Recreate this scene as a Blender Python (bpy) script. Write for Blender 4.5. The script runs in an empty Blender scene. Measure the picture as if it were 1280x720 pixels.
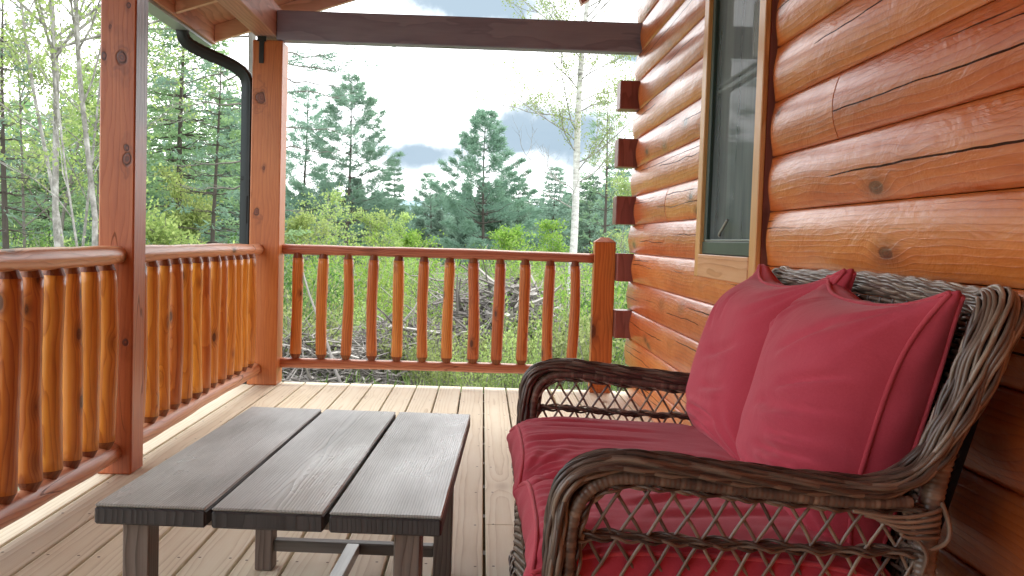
import bpy, bmesh, math, random
import numpy as np
from mathutils import Vector, Matrix

sc = bpy.context.scene
C = sc.collection
R = math.radians
rng = np.random.default_rng(7)
random.seed(7)

# ------------------------------------------------------------------ camera
EYE = .97
FPX, CX = 1180.0, 622.0
RC = np.array([[0.99938444, -0.03145328, -0.01553806],
               [0.03062275, 0.99822538, -0.05107187],
               [0.01711686, 0.05056462, 0.9985741]])      # rows: right, down, forward in (X, down, Y)
cam = bpy.data.cameras.new('camera')
camo = bpy.data.objects.new('camera', cam)
C.objects.link(camo)
cam.sensor_width = 36; cam.lens = FPX / 1280 * 36
cam.shift_x = (640 - CX) / 1280
cam.clip_start = .05; cam.clip_end = 5000
cols = []
for k, s in ((0, 1), (1, -1), (2, -1)):
    r = RC[k] * s
    cols.append(Vector((r[0], r[2], -r[1])))
M = Matrix((cols[0], cols[1], cols[2])).transposed().to_4x4()
M.translation = (0, 0, EYE)
camo.matrix_world = M
sc.camera = camo


def at(px, py, Y):
    """where the sight line of a photo pixel meets the plane at distance Y (used only to take measurements)"""
    c = np.array([(px - CX) / FPX, (py - 360) / FPX, 1.])
    w = RC.T @ c
    t = Y / w[2]
    return (w[0] * t, Y, EYE - w[1] * t)


# ------------------------------------------------------------------ mesh helpers
class MB:
    def __init__(s):
        s.v = []; s.q = []; s.p = []; s.n = 0; s.r = []

    def add(s, v, f, rnd=.5):
        v = np.asarray(v, float).reshape(-1, 3)
        if isinstance(f, np.ndarray):
            s.q.append(f + s.n)
        else:
            s.p += [tuple(int(i) + s.n for i in q) for q in f]
        s.v.append(v); s.n += len(v)
        s.r.append(np.full(len(v), rnd) if np.isscalar(rnd) else np.asarray(rnd, float))
        return s

    def build(s, name, mat, parent=None, smooth=False, loc=None):
        V = np.concatenate(s.v)
        if parent is not None:
            org = np.array(parent.get('_org', (0, 0, 0)) if False else ORG[parent.name])
        else:
            org = np.array(loc if loc is not None else (0, 0, 0), float)
        V = V - org
        me = bpy.data.meshes.new(name)
        faces = []
        for q in s.q: faces += q.tolist()
        faces += s.p
        me.from_pydata(V.tolist(), [], faces)
        a = me.attributes.new('rnd', 'FLOAT', 'POINT')
        a.data.foreach_set('value', np.concatenate(s.r).astype(np.float32))
        if smooth:
            me.polygons.foreach_set('use_smooth', [True] * len(me.polygons))
        me.materials.append(mat)
        me.update()
        o = bpy.data.objects.new(name, me)
        C.objects.link(o)
        if parent is not None:
            o.parent = parent
            ORG[o.name] = org
        else:
            o.location = org
            ORG[o.name] = org
        return o


ORG = {}


def tag(o, label=None, cat=None, group=None, kind=None):
    if label: o['label'] = label
    if cat: o['category'] = cat
    if group: o['group'] = group
    if kind: o['kind'] = kind
    return o


def empty(name, loc, label=None, cat=None, group=None, kind=None):
    o = bpy.data.objects.new(name, None); C.objects.link(o)
    o.location = loc; o.empty_display_size = .1
    ORG[o.name] = np.array(loc, float)
    return tag(o, label, cat, group, kind)


def copy_tree(o, loc, rz=None, sc_=None, parent=None):
    c = o.copy(); C.objects.link(c)
    if parent is not None: c.parent = parent
    if loc is not None: c.location = loc; ORG[c.name] = np.array(loc, float)
    if rz is not None: c.rotation_euler = (0, 0, rz)
    if sc_ is not None: c.scale = sc_
    for ch in list(o.children):
        k = ch.copy(); C.objects.link(k); k.parent = c
        for g in ch.children:
            d = g.copy(); C.objects.link(d); d.parent = k
    return c


def box(mb, lo, hi, bev=.004, rnd=.5, mat=None, seg=1, cuts=0):
    bm = bmesh.new()
    bmesh.ops.create_cube(bm, size=1)
    lo = np.array(lo, float); hi = np.array(hi, float)
    for v in bm.verts:
        v.co = Vector([(lo[i] + hi[i]) / 2 + v.co[i] * (hi[i] - lo[i]) for i in range(3)])
    if bev > 0:
        bmesh.ops.bevel(bm, geom=list(bm.edges), offset=bev, segments=seg, affect='EDGES', profile=.5)
    bm.verts.ensure_lookup_table()
    V = np.array([v.co[:] for v in bm.verts])
    F = [[v.index for v in f.verts] for f in bm.faces]
    bm.free()
    if mat is not None:
        V = np.array([(mat @ Vector(v))[:] for v in V])
    mb.add(V, F, rnd)
    return mb


def frames(P, w0=None):
    P = np.asarray(P, float)
    T = np.gradient(P, axis=0)
    T /= np.linalg.norm(T, axis=1)[:, None] + 1e-12
    n = len(P)
    W = np.zeros_like(P)
    a = np.array(w0, float) if w0 is not None else np.array([0, 0, 1.]) if abs(T[0][2]) < .9 else np.array([1., 0, 0])
    a = a - T[0] * (a @ T[0]); a /= np.linalg.norm(a)
    W[0] = a
    for i in range(1, n):
        a = a - T[i] * (a @ T[i]); a /= np.linalg.norm(a); W[i] = a
    N = np.cross(T, W)
    return T, W, N


def tube(mb, P, rad, sides=6, rnd=.5, cap=True, w0=None):
    P = np.asarray(P, float); n = len(P)
    T, W, N = frames(P, w0)
    rad = np.full(n, rad) if np.isscalar(rad) else np.asarray(rad, float)
    th = np.arange(sides) / sides * 2 * np.pi
    V = P[:, None, :] + rad[:, None, None] * (np.cos(th)[None, :, None] * W[:, None, :] + np.sin(th)[None, :, None] * N[:, None, :])
    i = np.arange(n - 1)[:, None]; j = np.arange(sides)[None, :]
    a = i * sides + j; b = i * sides + (j + 1) % sides
    F = np.stack([a, b, b + sides, a + sides], -1).reshape(-1, 4)
    base = mb.n
    mb.add(V.reshape(-1, 3), F, rnd)
    if cap:
        mb.p.append(tuple(base + k for k in range(sides))[::-1])
        mb.p.append(tuple(base + (n - 1) * sides + k for k in range(sides)))
    return mb


def resample(P, step):
    P = np.asarray(P, float)
    d = np.r_[0, np.cumsum(np.linalg.norm(np.diff(P, axis=0), axis=1))]
    n = max(3, int(d[-1] / step) + 1)
    s = np.linspace(0, d[-1], n)
    return np.stack([np.interp(s, d, P[:, k]) for k in range(3)], 1), s


def smooth_path(P, it=3):
    P = np.asarray(P, float)
    for _ in range(it):      # Chaikin
        Q = np.empty((2 * (len(P) - 1), 3))
        Q[0::2] = .75 * P[:-1] + .25 * P[1:]
        Q[1::2] = .25 * P[:-1] + .75 * P[1:]
        P = np.vstack([P[:1], Q, P[-1:]])
    return P


def leaves(mb, Cn, D, L, Wd, rnd=None, rg=rng):
    """diamond shaped leaf/needle-spray faces at centres Cn pointing along D"""
    n = len(Cn)
    D = D / (np.linalg.norm(D, axis=1)[:, None] + 1e-9)
    U = rg.normal(size=(n, 3)); S = np.cross(D, U); S /= np.linalg.norm(S, axis=1)[:, None] + 1e-9
    L = np.broadcast_to(L, n)[:, None]; Wd = np.broadcast_to(Wd, n)[:, None]
    V = np.stack([Cn, Cn + D * L * .5 + S * Wd * .5, Cn + D * L, Cn + D * L * .5 - S * Wd * .5], 1).reshape(-1, 3)
    F = np.arange(4 * n).reshape(-1, 4)
    if rnd is None: rnd = rg.random(n)
    mb.add(V, F, np.repeat(np.broadcast_to(rnd, n), 4))


# ------------------------------------------------------------------ material helpers
class NT:
    def __init__(s, name, world=False):
        if world:
            s.t = name.node_tree
        else:
            s.m = bpy.data.materials.new(name); s.m.use_nodes = True; s.t = s.m.node_tree
        s.t.nodes.clear()

    def n(s, typ, **kw):
        nd = s.t.nodes.new(typ)
        for k, v in kw.items():
            if k.startswith('i_'):
                key = k[2:].replace('_', ' ')
                s.set(nd.inputs[key], v)
            elif k.startswith('x'):
                s.set(nd.inputs[int(k[1:])], v)
            else:
                setattr(nd, k, v)
        return nd

    def set(s, inp, v):
        if isinstance(v, bpy.types.NodeSocket): s.t.links.new(v, inp)
        elif isinstance(v, bpy.types.Node): s.t.links.new(v.outputs[0], inp)
        else:
            if inp.type == 'RGBA' and len(v) == 3: v = (*v, 1)
            inp.default_value = v

    def m_(s, op, a, b=0, c=None, clamp=False):
        nd = s.n('ShaderNodeMath', operation=op); nd.use_clamp = clamp
        s.set(nd.inputs[0], a); s.set(nd.inputs[1], b)
        if c is not None: s.set(nd.inputs[2], c)
        return nd.outputs[0]

    def v_(s, op, a, b=None):
        nd = s.n('ShaderNodeVectorMath', operation=op)
        s.set(nd.inputs[0], a)
        if b is not None: s.set(nd.inputs[1], b)
        return nd.outputs[0]

    def noise(s, vec, scale=5, detail=3, rough=.5, dist=0):
        nd = s.n('ShaderNodeTexNoise'); s.set(nd.inputs['Vector'], vec)
        nd.inputs['Scale'].default_value = scale; nd.inputs['Detail'].default_value = detail
        nd.inputs['Roughness'].default_value = rough; nd.inputs['Distortion'].default_value = dist
        return nd.outputs['Fac']

    def ramp(s, fac, stops, interp='LINEAR'):
        nd = s.n('ShaderNodeValToRGB'); nd.color_ramp.interpolation = interp
        e = nd.color_ramp.elements
        while len(e) < len(stops): e.new(.5)
        for k, (p, c) in enumerate(stops):
            e[k].position = p; e[k].color = (*c, 1) if len(c) == 3 else c
        s.set(nd.inputs[0], fac)
        return nd.outputs[0]

    def mr(s, v, a, b, c=0, d=1, smooth=True):
        nd = s.n('ShaderNodeMapRange'); nd.interpolation_type = 'SMOOTHSTEP' if smooth else 'LINEAR'
        s.set(nd.inputs[0], v)
        for k, q in enumerate((a, b, c, d)): nd.inputs[k + 1].default_value = q
        return nd.outputs[0]

    def mix(s, f, a, b, blend='MIX'):
        nd = s.n('ShaderNodeMix'); nd.data_type = 'RGBA'; nd.blend_type = blend
        s.set(nd.inputs[0], f); s.set(nd.inputs[6], a); s.set(nd.inputs[7], b)
        return nd.outputs[2]

    def out(s, sh):
        o = s.n('ShaderNodeOutputMaterial'); s.t.links.new(sh, o.inputs[0]); return s.m

    def bump(s, h, strength=.3, dist=.01, normal=None):
        nd = s.n('ShaderNodeBump'); nd.inputs['Strength'].default_value = strength
        nd.inputs['Distance'].default_value = dist; s.set(nd.inputs['Height'], h)
        if normal is not None: s.set(nd.inputs['Normal'], normal)
        return nd.outputs[0]

    def bsdf(s, col, rough=.5, normal=None, **kw):
        b = s.n('ShaderNodeBsdfPrincipled')
        s.set(b.inputs['Base Color'], col); s.set(b.inputs['Roughness'], rough)
        if normal is not None: s.set(b.inputs['Normal'], normal)
        for k, v in kw.items():
            s.set(b.inputs[k], v)
        return b.outputs[0]


def wood(name, axis, light, mid, dark, rough=.4, ring=60, warp=.05, knots=1., coat=0., knot_col=(.05, .015, .006),
         off=(.05, .07), boards=None, checks=0., grey=0., bump=.25, knot_scale=5., hue=.12, spec=.5, rough_var=.15, knot_r=.11, marks=(), bandw=.55, stain=None, rows=None, blotch=1, dents=0):
    t = NT(name)
    tc = t.n('ShaderNodeTexCoord').outputs['Object']
    rnd = t.n('ShaderNodeObjectInfo').outputs['Random']
    sep = t.n('ShaderNodeSeparateXYZ'); t.set(sep.inputs[0], tc)
    ax = {'X': (1, 2, 0), 'Y': (0, 2, 1), 'Z': (0, 1, 2)}[axis]
    a, b, l = [sep.outputs[k] for k in ax]
    if boards:        # boards = (origin, pitch): each board gets its own figure
        bi = t.m_('FLOOR', t.m_('DIVIDE', t.m_('SUBTRACT', a, boards[0]), boards[1]))
        wn = t.n('ShaderNodeTexWhiteNoise', noise_dimensions='1D'); t.set(wn.inputs['W'], bi)
        rnd2 = wn.outputs[0]
        a = t.m_('SUBTRACT', a, t.m_('ADD', boards[0], t.m_('MULTIPLY', t.m_('ADD', bi, .5), boards[1])))
        a = t.m_('ADD', a, t.m_('MULTIPLY', t.m_('SUBTRACT', rnd2, .5), .09))
        rnd = rnd2
    l = t.m_('ADD', l, t.m_('MULTIPLY', rnd, 37.))
    co = t.n('ShaderNodeCombineXYZ'); t.set(co.inputs[0], a); t.set(co.inputs[1], b); t.set(co.inputs[2], l)
    P = t.v_('ADD', co.outputs[0], t.n('ShaderNodeCombineXYZ', x0=t.m_('MULTIPLY', rnd, 11.), x1=t.m_('MULTIPLY', rnd, 5.), x2=0.).outputs[0])
    # knots
    kv = t.v_('MULTIPLY', P, (knot_scale, knot_scale, knot_scale * .42))
    kv = t.v_('ADD', kv, t.v_('MULTIPLY', t.n('ShaderNodeTexNoise', i_Scale=1.6).outputs['Color'], (.0, .0, .0)))
    vor = t.n('ShaderNodeTexVoronoi', voronoi_dimensions='3D', feature='F1'); t.set(vor.inputs['Vector'], kv)
    vor.inputs['Scale'].default_value = 1.0
    kd = vor.outputs['Distance']
    sepc = t.n('ShaderNodeSeparateColor'); t.set(sepc.inputs[0], vor.outputs['Color'])
    gate = t.m_('GREATER_THAN', sepc.outputs[0], 1 - .85 * min(1, knots))
    infl = t.m_('MULTIPLY', t.mr(kd, .0, .42, 1, 0), gate)
    # growth rings bent around the knots
    n1 = t.noise(t.v_('MULTIPLY', P, (5, 5, 1.1)), 1, 3, .5)
    n2 = t.noise(t.v_('MULTIPLY', P, (16, 16, 3.5)), 1, 2, .5)
    aa = t.m_('ADD', a, off[0]); bb = t.m_('ADD', b, off[1])
    r = t.m_('SQRT', t.m_('ADD', t.m_('MULTIPLY', aa, aa), t.m_('MULTIPLY', bb, bb)))
    r = t.m_('ADD', r, t.m_('MULTIPLY', n1, warp * 2.4))
    r = t.m_('ADD', r, t.m_('MULTIPLY', n2, warp * .5))
    r = t.m_('ADD', r, t.m_('MULTIPLY', infl, .03))
    saw = t.m_('FRACT', t.m_('MULTIPLY', r, ring))
    band = t.mr(saw, 0, 1, 0, 1, False)
    band = t.m_('POWER', band, 2.2)
    band = t.m_('MULTIPLY', band, t.mr(saw, .93, 1., 1, .2))
    fine = t.noise(t.v_('MULTIPLY', P, (130, 130, 5)), 1, 3, .65)
    blot = t.noise(t.v_('MULTIPLY', P, (6, 6, 2.)), 1, 4, .6)
    if blotch != 1: blot = t.m_('ADD', .5, t.m_('MULTIPLY', t.m_('SUBTRACT', blot, .5), blotch))
    f = t.m_('ADD', t.m_('MULTIPLY', band, bandw), t.m_('MULTIPLY', blot, .75))
    f = t.m_('ADD', f, t.m_('MULTIPLY', t.m_('SUBTRACT', fine, .5), .5))
    f = t.m_('SUBTRACT', f, .2 - (.55 - bandw) * .3)
    col = t.ramp(f, [(0.05, light), (.45, mid), (.95, dark)])
    # per piece tone
    hs = t.n('ShaderNodeHueSaturation')
    t.set(hs.inputs['Hue'], t.m_('ADD', .5 - hue * .06, t.m_('MULTIPLY', rnd, hue * .12)))
    t.set(hs.inputs['Value'], t.m_('ADD', 1 - hue, t.m_('MULTIPLY', rnd, hue * 2)))
    t.set(hs.inputs['Color'], col); col = hs.outputs[0]
    h = t.m_('ADD', t.m_('MULTIPLY', band, .4), t.m_('MULTIPLY', fine, .5))
    if knots > 0:
        halo = t.m_('MULTIPLY', t.mr(kd, knot_r * .9, knot_r * 2.6, 1, 0), gate)
        col = t.mix(t.m_('MULTIPLY', halo, .5), col, t.mix(.5, dark, knot_col))
        kc = t.m_('MULTIPLY', t.mr(t.m_('ADD', kd, t.m_('MULTIPLY', t.m_('SUBTRACT', fine, .5), .05)), knot_r * .75, knot_r * 1.1, 1, 0), gate)
        kring = t.m_('FRACT', t.m_('MULTIPLY', kd, 32.))
        col = t.mix(t.m_('MULTIPLY', kc, .88), col, t.mix(t.m_('MULTIPLY', kring, .4), knot_col, dark))
        h = t.m_('ADD', h, t.m_('MULTIPLY', kc, -.6))
    for (mx_, my_, mz_, mr_) in marks:      # single large knots, with the grain swirling round them
        dv = t.v_('MULTIPLY', t.v_('SUBTRACT', tc, (mx_, my_, mz_)), (1., 1., .72))
        wob = t.v_('SUBTRACT', t.n('ShaderNodeTexNoise', x0=tc, i_Scale=14.).outputs['Color'], (.5, .5, .5))
        dv1 = t.v_('ADD', dv, t.v_('MULTIPLY', wob, (mr_ * 1.3,) * 3))
        dv2 = t.v_('MULTIPLY', t.v_('ADD', dv, t.v_('MULTIPLY', wob, (mr_ * 5,) * 3)), (.8, .8, .45))
        def ln_(v):
            q = t.n('ShaderNodeVectorMath', operation='LENGTH'); t.set(q.inputs[0], v); return q.outputs['Value']
        l1, l2 = ln_(dv1), ln_(dv2)
        ringm = t.m_('SINE', t.m_('MULTIPLY', l2, 420.))
        halo = t.m_('MULTIPLY', t.mr(l2, mr_ * .6, mr_ * 1.9, 1, 0), t.m_('ADD', .34, t.m_('MULTIPLY', ringm, .2)))
        col = t.mix(halo, col, tuple(x * .7 for x in dark))
        kk = t.mr(l1, mr_ * .72, mr_ * .95, 1, 0)
        rim_ = t.m_('MULTIPLY', t.mr(l1, mr_ * .62, mr_ * .8, 0, 1), t.mr(l1, mr_ * .85, mr_ * 1.1, 1, 0))
        inner = t.mix(t.m_('ADD', .5, t.m_('MULTIPLY', t.m_('SINE', t.m_('MULTIPLY', l1, 700.)), .4)), knot_col, dark)
        col = t.mix(t.m_('MULTIPLY', kk, .88), col, inner)
        col = t.mix(t.m_('MULTIPLY', rim_, .55), col, (.02, .008, .008))
        h = t.m_('SUBTRACT', h, t.m_('MULTIPLY', rim_, 2.5))
    if stain:        # grey weathered streaks on one face
        so = t.n('ShaderNodeSeparateXYZ'); t.set(so.inputs[0], tc)
        ms = t.m_('MULTIPLY', t.m_('GREATER_THAN', so.outputs[0], stain[0]), t.mr(t.m_('ADD', so.outputs[2], t.m_('MULTIPLY', t.noise(tc, 6, 3), .6)), stain[1], stain[1] + .5))
        sc2 = t.ramp(t.noise(t.v_('MULTIPLY', tc, (60, 60, 3)), 1, 4, .6), [(.35, (.05, .03, .035)), (.52, (.13, .085, .09)), (.68, (.34, .3, .32))])
        col = t.mix(t.m_('MULTIPLY', ms, .9), col, sc2)
    cw_ = coat
    if checks > 0:
        if rows:
            so = t.n('ShaderNodeSeparateXYZ'); t.set(so.inputs[0], tc)
            rr0 = t.m_('DIVIDE', t.m_('SUBTRACT', so.outputs[2], rows[0]), rows[1])
            row = t.m_('FLOOR', rr0); fr_ = t.m_('FRACT', rr0)
            ck = 0.
            for q_, (dz, amp_, lo_, hi_) in enumerate(((.62, .5, .50, .56), (.40, .4, .56, .60), (.78, .3, .54, .60))):
                lv = t.n('ShaderNodeCombineXYZ', x0=t.m_('MULTIPLY', row, 3.7 + q_), x1=t.m_('MULTIPLY', rnd, 9.), x2=so.outputs[1]).outputs[0]
                pos_ = t.m_('ADD', dz, t.m_('MULTIPLY', t.m_('SUBTRACT', t.noise(t.v_('MULTIPLY', lv, (1, 1, .9)), 1, 4, .55), .5), amp_))
                wd_ = t.m_('MULTIPLY', t.noise(t.v_('MULTIPLY', lv, (1, 1, 3.)), 1, 2), .022)
                gt = t.mr(t.noise(t.v_('ADD', t.v_('MULTIPLY', lv, (1, 1, .8)), (5., 2., q_ * 4.)), 1, 1), lo_, hi_)
                c1 = t.m_('MULTIPLY', t.m_('LESS_THAN', t.m_('ABSOLUTE', t.m_('SUBTRACT', fr_, pos_)), t.m_('MULTIPLY', wd_, gt)), gt)
                ck = t.m_('MAXIMUM', ck, c1)
        else:
            cn = t.noise(t.v_('MULTIPLY', P, (7, 7, .55)), 1, 1.5, .5)
            cm = t.m_('ABSOLUTE', t.m_('SUBTRACT', cn, .5))
            gate2 = t.mr(t.noise(t.v_('MULTIPLY', P, (3, 3, 1.4)), 1, 1), .52, .6)
            ck = t.m_('MULTIPLY', t.mr(cm, .0015, .004, 1, 0), gate2)
        ck = t.m_('MULTIPLY', ck, checks)
        col = t.mix(ck, col, (.02, .006, .003))
        h = t.m_('SUBTRACT', h, t.m_('MULTIPLY', ck, 3.))
        cw_ = t.m_('MULTIPLY', t.m_('SUBTRACT', 1., ck), coat); spec = t.m_('MULTIPLY', t.m_('SUBTRACT', 1., ck), spec)
    if grey > 0:
        g = t.mr(t.noise(t.v_('MULTIPLY', P, (4, 4, 1.)), 1, 4, .6), .45, .75)
        col = t.mix(t.m_('MULTIPLY', g, grey), col, (.33, .33, .3))
    rv = t.m_('ADD', rough - rough_var * .5, t.m_('MULTIPLY', blot, rough_var))
    nrm = t.bump(h, bump, .004)
    if dents: nrm = t.bump(t.noise(t.v_('MULTIPLY', P, (13, 13, 5.5)), 1, 4, .6, .4), dents, .02, nrm)
    sh = t.bsdf(col, rv, nrm, **{'Coat Weight': cw_, 'Coat Roughness': .22, 'Specular IOR Level': spec})
    return t.out(sh)


def plain(name, col, rough=.5, metal=0., var=.15, scale=8., bump=.0, **kw):
    t = NT(name)
    tc = t.n('ShaderNodeTexCoord').outputs['Object']
    n = t.noise(tc, scale, 4, .6)
    c = t.mix(n, tuple(x * (1 - var) for x in col), tuple(min(1, x * (1 + var)) for x in col))
    nr = t.bump(t.noise(tc, scale * 8, 3), bump, .003) if bump else None
    k = {'Metallic': metal}; k.update(kw)
    return t.out(t.bsdf(c, t.m_('ADD', rough - .08, t.m_('MULTIPLY', n, .16)), nr, **k))


def leafmat(name, c1, c2, c3, trans=.35, haze=0., hz=(.45, .55, .55)):
    t = NT(name)
    a = t.n('ShaderNodeAttribute', attribute_name='rnd').outputs['Fac']
    pos = t.n('ShaderNodeNewGeometry').outputs['Position']
    n = t.noise(pos, .9, 3, .6)
    f = t.m_('ADD', t.m_('MULTIPLY', a, .5), t.m_('MULTIPLY', n, .55))
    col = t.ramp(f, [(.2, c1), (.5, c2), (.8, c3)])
    oi = t.n('ShaderNodeObjectInfo').outputs['Random']
    hs = t.n('ShaderNodeHueSaturation'); t.set(hs.inputs['Color'], col)
    t.set(hs.inputs['Value'], t.m_('ADD', .85, t.m_('MULTIPLY', oi, .3)))
    t.set(hs.inputs['Hue'], t.m_('ADD', .485, t.m_('MULTIPLY', oi, .03)))
    col = hs.outputs[0]
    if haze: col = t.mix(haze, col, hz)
    d = t.n('ShaderNodeBsdfDiffuse'); t.set(d.inputs[0], col)
    tr = t.n('ShaderNodeBsdfTranslucent'); t.set(tr.inputs[0], col)
    mx = t.n('ShaderNodeMixShader'); mx.inputs[0].default_value = trans
    t.t.links.new(d.outputs[0], mx.inputs[1]); t.t.links.new(tr.outputs[0], mx.inputs[2])
    return t.out(mx.outputs[0])


# ------------------------------------------------------------------ materials
LOGM = wood('log_stain', 'Y', (.80, .235, .055), (.66, .150, .024), (.38, .062, .011), rough=.33, ring=60, warp=.026, knots=1,
            knot_scale=6.2, knot_col=(.055, .016, .009), off=(.25, .16), checks=.95, coat=.5, bump=.4, hue=.13, knot_r=.12, bandw=.34, rows=(.912, .182), blotch=1.8, dents=.45)
LOGX = wood('log_stain_across', 'X', (.5, .17, .07), (.4, .11, .035), (.2, .04, .012), ring=30, warp=.07, knots=.5)
POSTM = wood('post_stain', 'Z', (.6, .2, .085), (.45, .125, .05), (.24, .05, .02), rough=.42, ring=55, warp=.05, knots=.8,
             knot_scale=4.0, knot_col=(.055, .018, .012), off=(.1, .12), checks=.4, coat=.15, knot_r=.15)
BEAMX = wood('beam_haze_across', 'X', (.32, .34, .50), (.26, .275, .42), (.18, .19, .30), rough=.45, ring=40, warp=.05, knots=.3, coat=.1)  # blue-grey of flare haze put into the beam colour
BEAMY = wood('beam_stain_along', 'Y', (.52, .24, .17), (.40, .17, .12), (.24, .09, .06), rough=.45, ring=40, warp=.05, knots=.4, coat=.1)
RAFTM = wood('rafter_wood', 'X', (.75, .5, .38), (.62, .38, .27), (.42, .23, .16), rough=.5, ring=40, warp=.04, knots=.3)
SOFM = wood('soffit_boards', 'Y', (.56, .25, .17), (.44, .18, .12), (.27, .1, .06), rough=.5, ring=30, warp=.06, knots=.6, boards=(0, .24))
ENDM = wood('block_end_stain', 'Z', (.32, .11, .09), (.24, .075, .062), (.14, .042, .036), rough=.4, ring=60, warp=.04, knots=.3, coat=.15)
BALM = wood('baluster_stain', 'Z', (.74, .30, .05), (.60, .20, .028), (.34, .09, .017), rough=.33, ring=70, warp=.05, knots=.75,
            knot_scale=13., knot_col=(.04, .014, .008), off=(.02, .025), coat=.3, hue=.2, knot_r=.14)
BALE = wood('baluster_tip_stain', 'Z', (.26, .085, .025), (.2, .055, .018), (.1, .028, .01), rough=.45, ring=70, warp=.03, knots=0.)
BALB = wood('back_baluster_stain', 'Z', (.68, .24, .06), (.52, .155, .038), (.27, .065, .018), rough=.38, ring=70, warp=.05, knots=.75,
            knot_scale=13., knot_col=(.04, .014, .008), off=(.02, .025), coat=.2, hue=.2, knot_r=.14)
RAILY = wood('rail_stain_along', 'Y', (.74, .38, .21), (.6, .26, .13), (.36, .12, .055), rough=.38, ring=60, warp=.05, knots=.8,
             knot_scale=7., off=(.03, .03), checks=.6, coat=.2)
RAILX = wood('rail_stain_across', 'X', (.58, .23, .12), (.45, .15, .075), (.25, .07, .035), rough=.4, ring=60, warp=.05, knots=.8,
             knot_scale=7., off=(.03, .03), checks=.5, coat=.2)
CASM = wood('casing_pine', 'Z', (.85, .48, .19), (.76, .38, .12), (.5, .2, .05), rough=.4, ring=80, warp=.02, knots=.3, coat=.2)
SILLM = wood('apron_pine', 'Y', (.82, .45, .24), (.7, .33, .15), (.45, .17, .07), rough=.4, ring=50, warp=.03, knots=.8, knot_scale=7, coat=.2)
DECKM = wood('deck_pine', 'Y', (.80, .74, .58), (.73, .65, .485), (.50, .415, .285), rough=.62, ring=62, warp=.017, knots=.35,
             knot_scale=4.5, knot_col=(.24, .13, .06), off=(0., .03), boards=(.034, .146), bump=.35, hue=.08, spec=.3, knot_r=.08)
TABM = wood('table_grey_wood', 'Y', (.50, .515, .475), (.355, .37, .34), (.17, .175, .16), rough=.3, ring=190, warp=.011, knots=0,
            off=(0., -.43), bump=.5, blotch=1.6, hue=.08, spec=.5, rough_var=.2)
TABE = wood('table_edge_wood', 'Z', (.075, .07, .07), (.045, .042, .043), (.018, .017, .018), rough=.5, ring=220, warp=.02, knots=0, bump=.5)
LEGM = wood('table_leg_wood', 'Z', (.25, .2, .17), (.17, .135, .115), (.08, .062, .052), rough=.5, ring=110, warp=.03, knots=0, bump=.5)
STRM = wood('table_stretcher_wood', 'X', (.2, .18, .16), (.13, .115, .10), (.06, .05, .045), rough=.45, ring=90, warp=.02, knots=0, bump=.4)
BLACK = plain('black_painted_metal', (.018, .022, .024), .35, .2)
GUTM = plain('grey_gutter_metal', (.34, .40, .43), .4, .3)
SASHM = plain('dark_green_vinyl', (.05, .085, .07), .4)
HW = plain('window_hardware_metal', (.3, .33, .32), .35, .7)


def wicker_mat():
    t = NT('resin_wicker')
    a = t.n('ShaderNodeAttribute', attribute_name='rnd').outputs['Fac']
    tc = t.n('ShaderNodeTexCoord').outputs['Object']
    n = t.noise(tc, 30, 3, .6)
    n2 = t.noise(tc, 4, 2, .5)
    f = t.m_('ADD', t.m_('MULTIPLY', a, .7), t.m_('ADD', t.m_('MULTIPLY', n, .35), t.m_('MULTIPLY', n2, .25)))
    col = t.ramp(t.m_('SUBTRACT', f, .15), [(.08, (.045, .03, .024)), (.38, (.12, .08, .062)), (.65, (.24, .17, .125)), (.95, (.48, .38, .28))])
    h = t.noise(t.v_('MULTIPLY', tc, (200, 200, 200)), 1, 2)
    return t.out(t.bsdf(col, .32, t.bump(h, .15, .001), **{'Specular IOR Level': .6}))


WICK = wicker_mat()


def wicker_dark():
    t = NT('resin_wicker_dark')
    a = t.n('ShaderNodeAttribute', attribute_name='rnd').outputs['Fac']
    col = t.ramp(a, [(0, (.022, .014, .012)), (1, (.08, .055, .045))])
    return t.out(t.bsdf(col, .4))


WICKD = wicker_dark()


def fabric(name, c1, c2):
    t = NT(name)
    tc = t.n('ShaderNodeTexCoord').outputs['Object']
    n = t.noise(tc, 6, 3, .6)
    w1 = t.noise(t.v_('MULTIPLY', tc, (900, 120, 900)), 1, 2)
    w2 = t.noise(t.v_('MULTIPLY', tc, (120, 900, 200)), 1, 2)
    mott = t.noise(tc, 260, 3, .7)
    f = t.m_('ADD', t.m_('MULTIPLY', n, .6), t.m_('MULTIPLY', mott, .4))
    col = t.mix(t.mr(f, .3, .7), c1, c2)
    wr = t.noise(t.v_('MULTIPLY', tc, (5, 9, 7)), 1, 4, .55, .6)
    nb = t.bump(wr, .22, .02)
    nb = t.bump(t.m_('ADD', w1, w2), .25, .0012, nb)
    return t.out(t.bsdf(col, .85, nb, **{'Sheen Weight': .25, 'Sheen Roughness': .5, 'Sheen Tint': (1, .75, .78, 1), 'Specular IOR Level': .2}))


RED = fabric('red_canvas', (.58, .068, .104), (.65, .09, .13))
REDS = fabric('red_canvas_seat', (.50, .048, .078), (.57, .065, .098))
REDP = fabric('red_piping', (.56, .065, .09), (.64, .09, .12))

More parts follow.
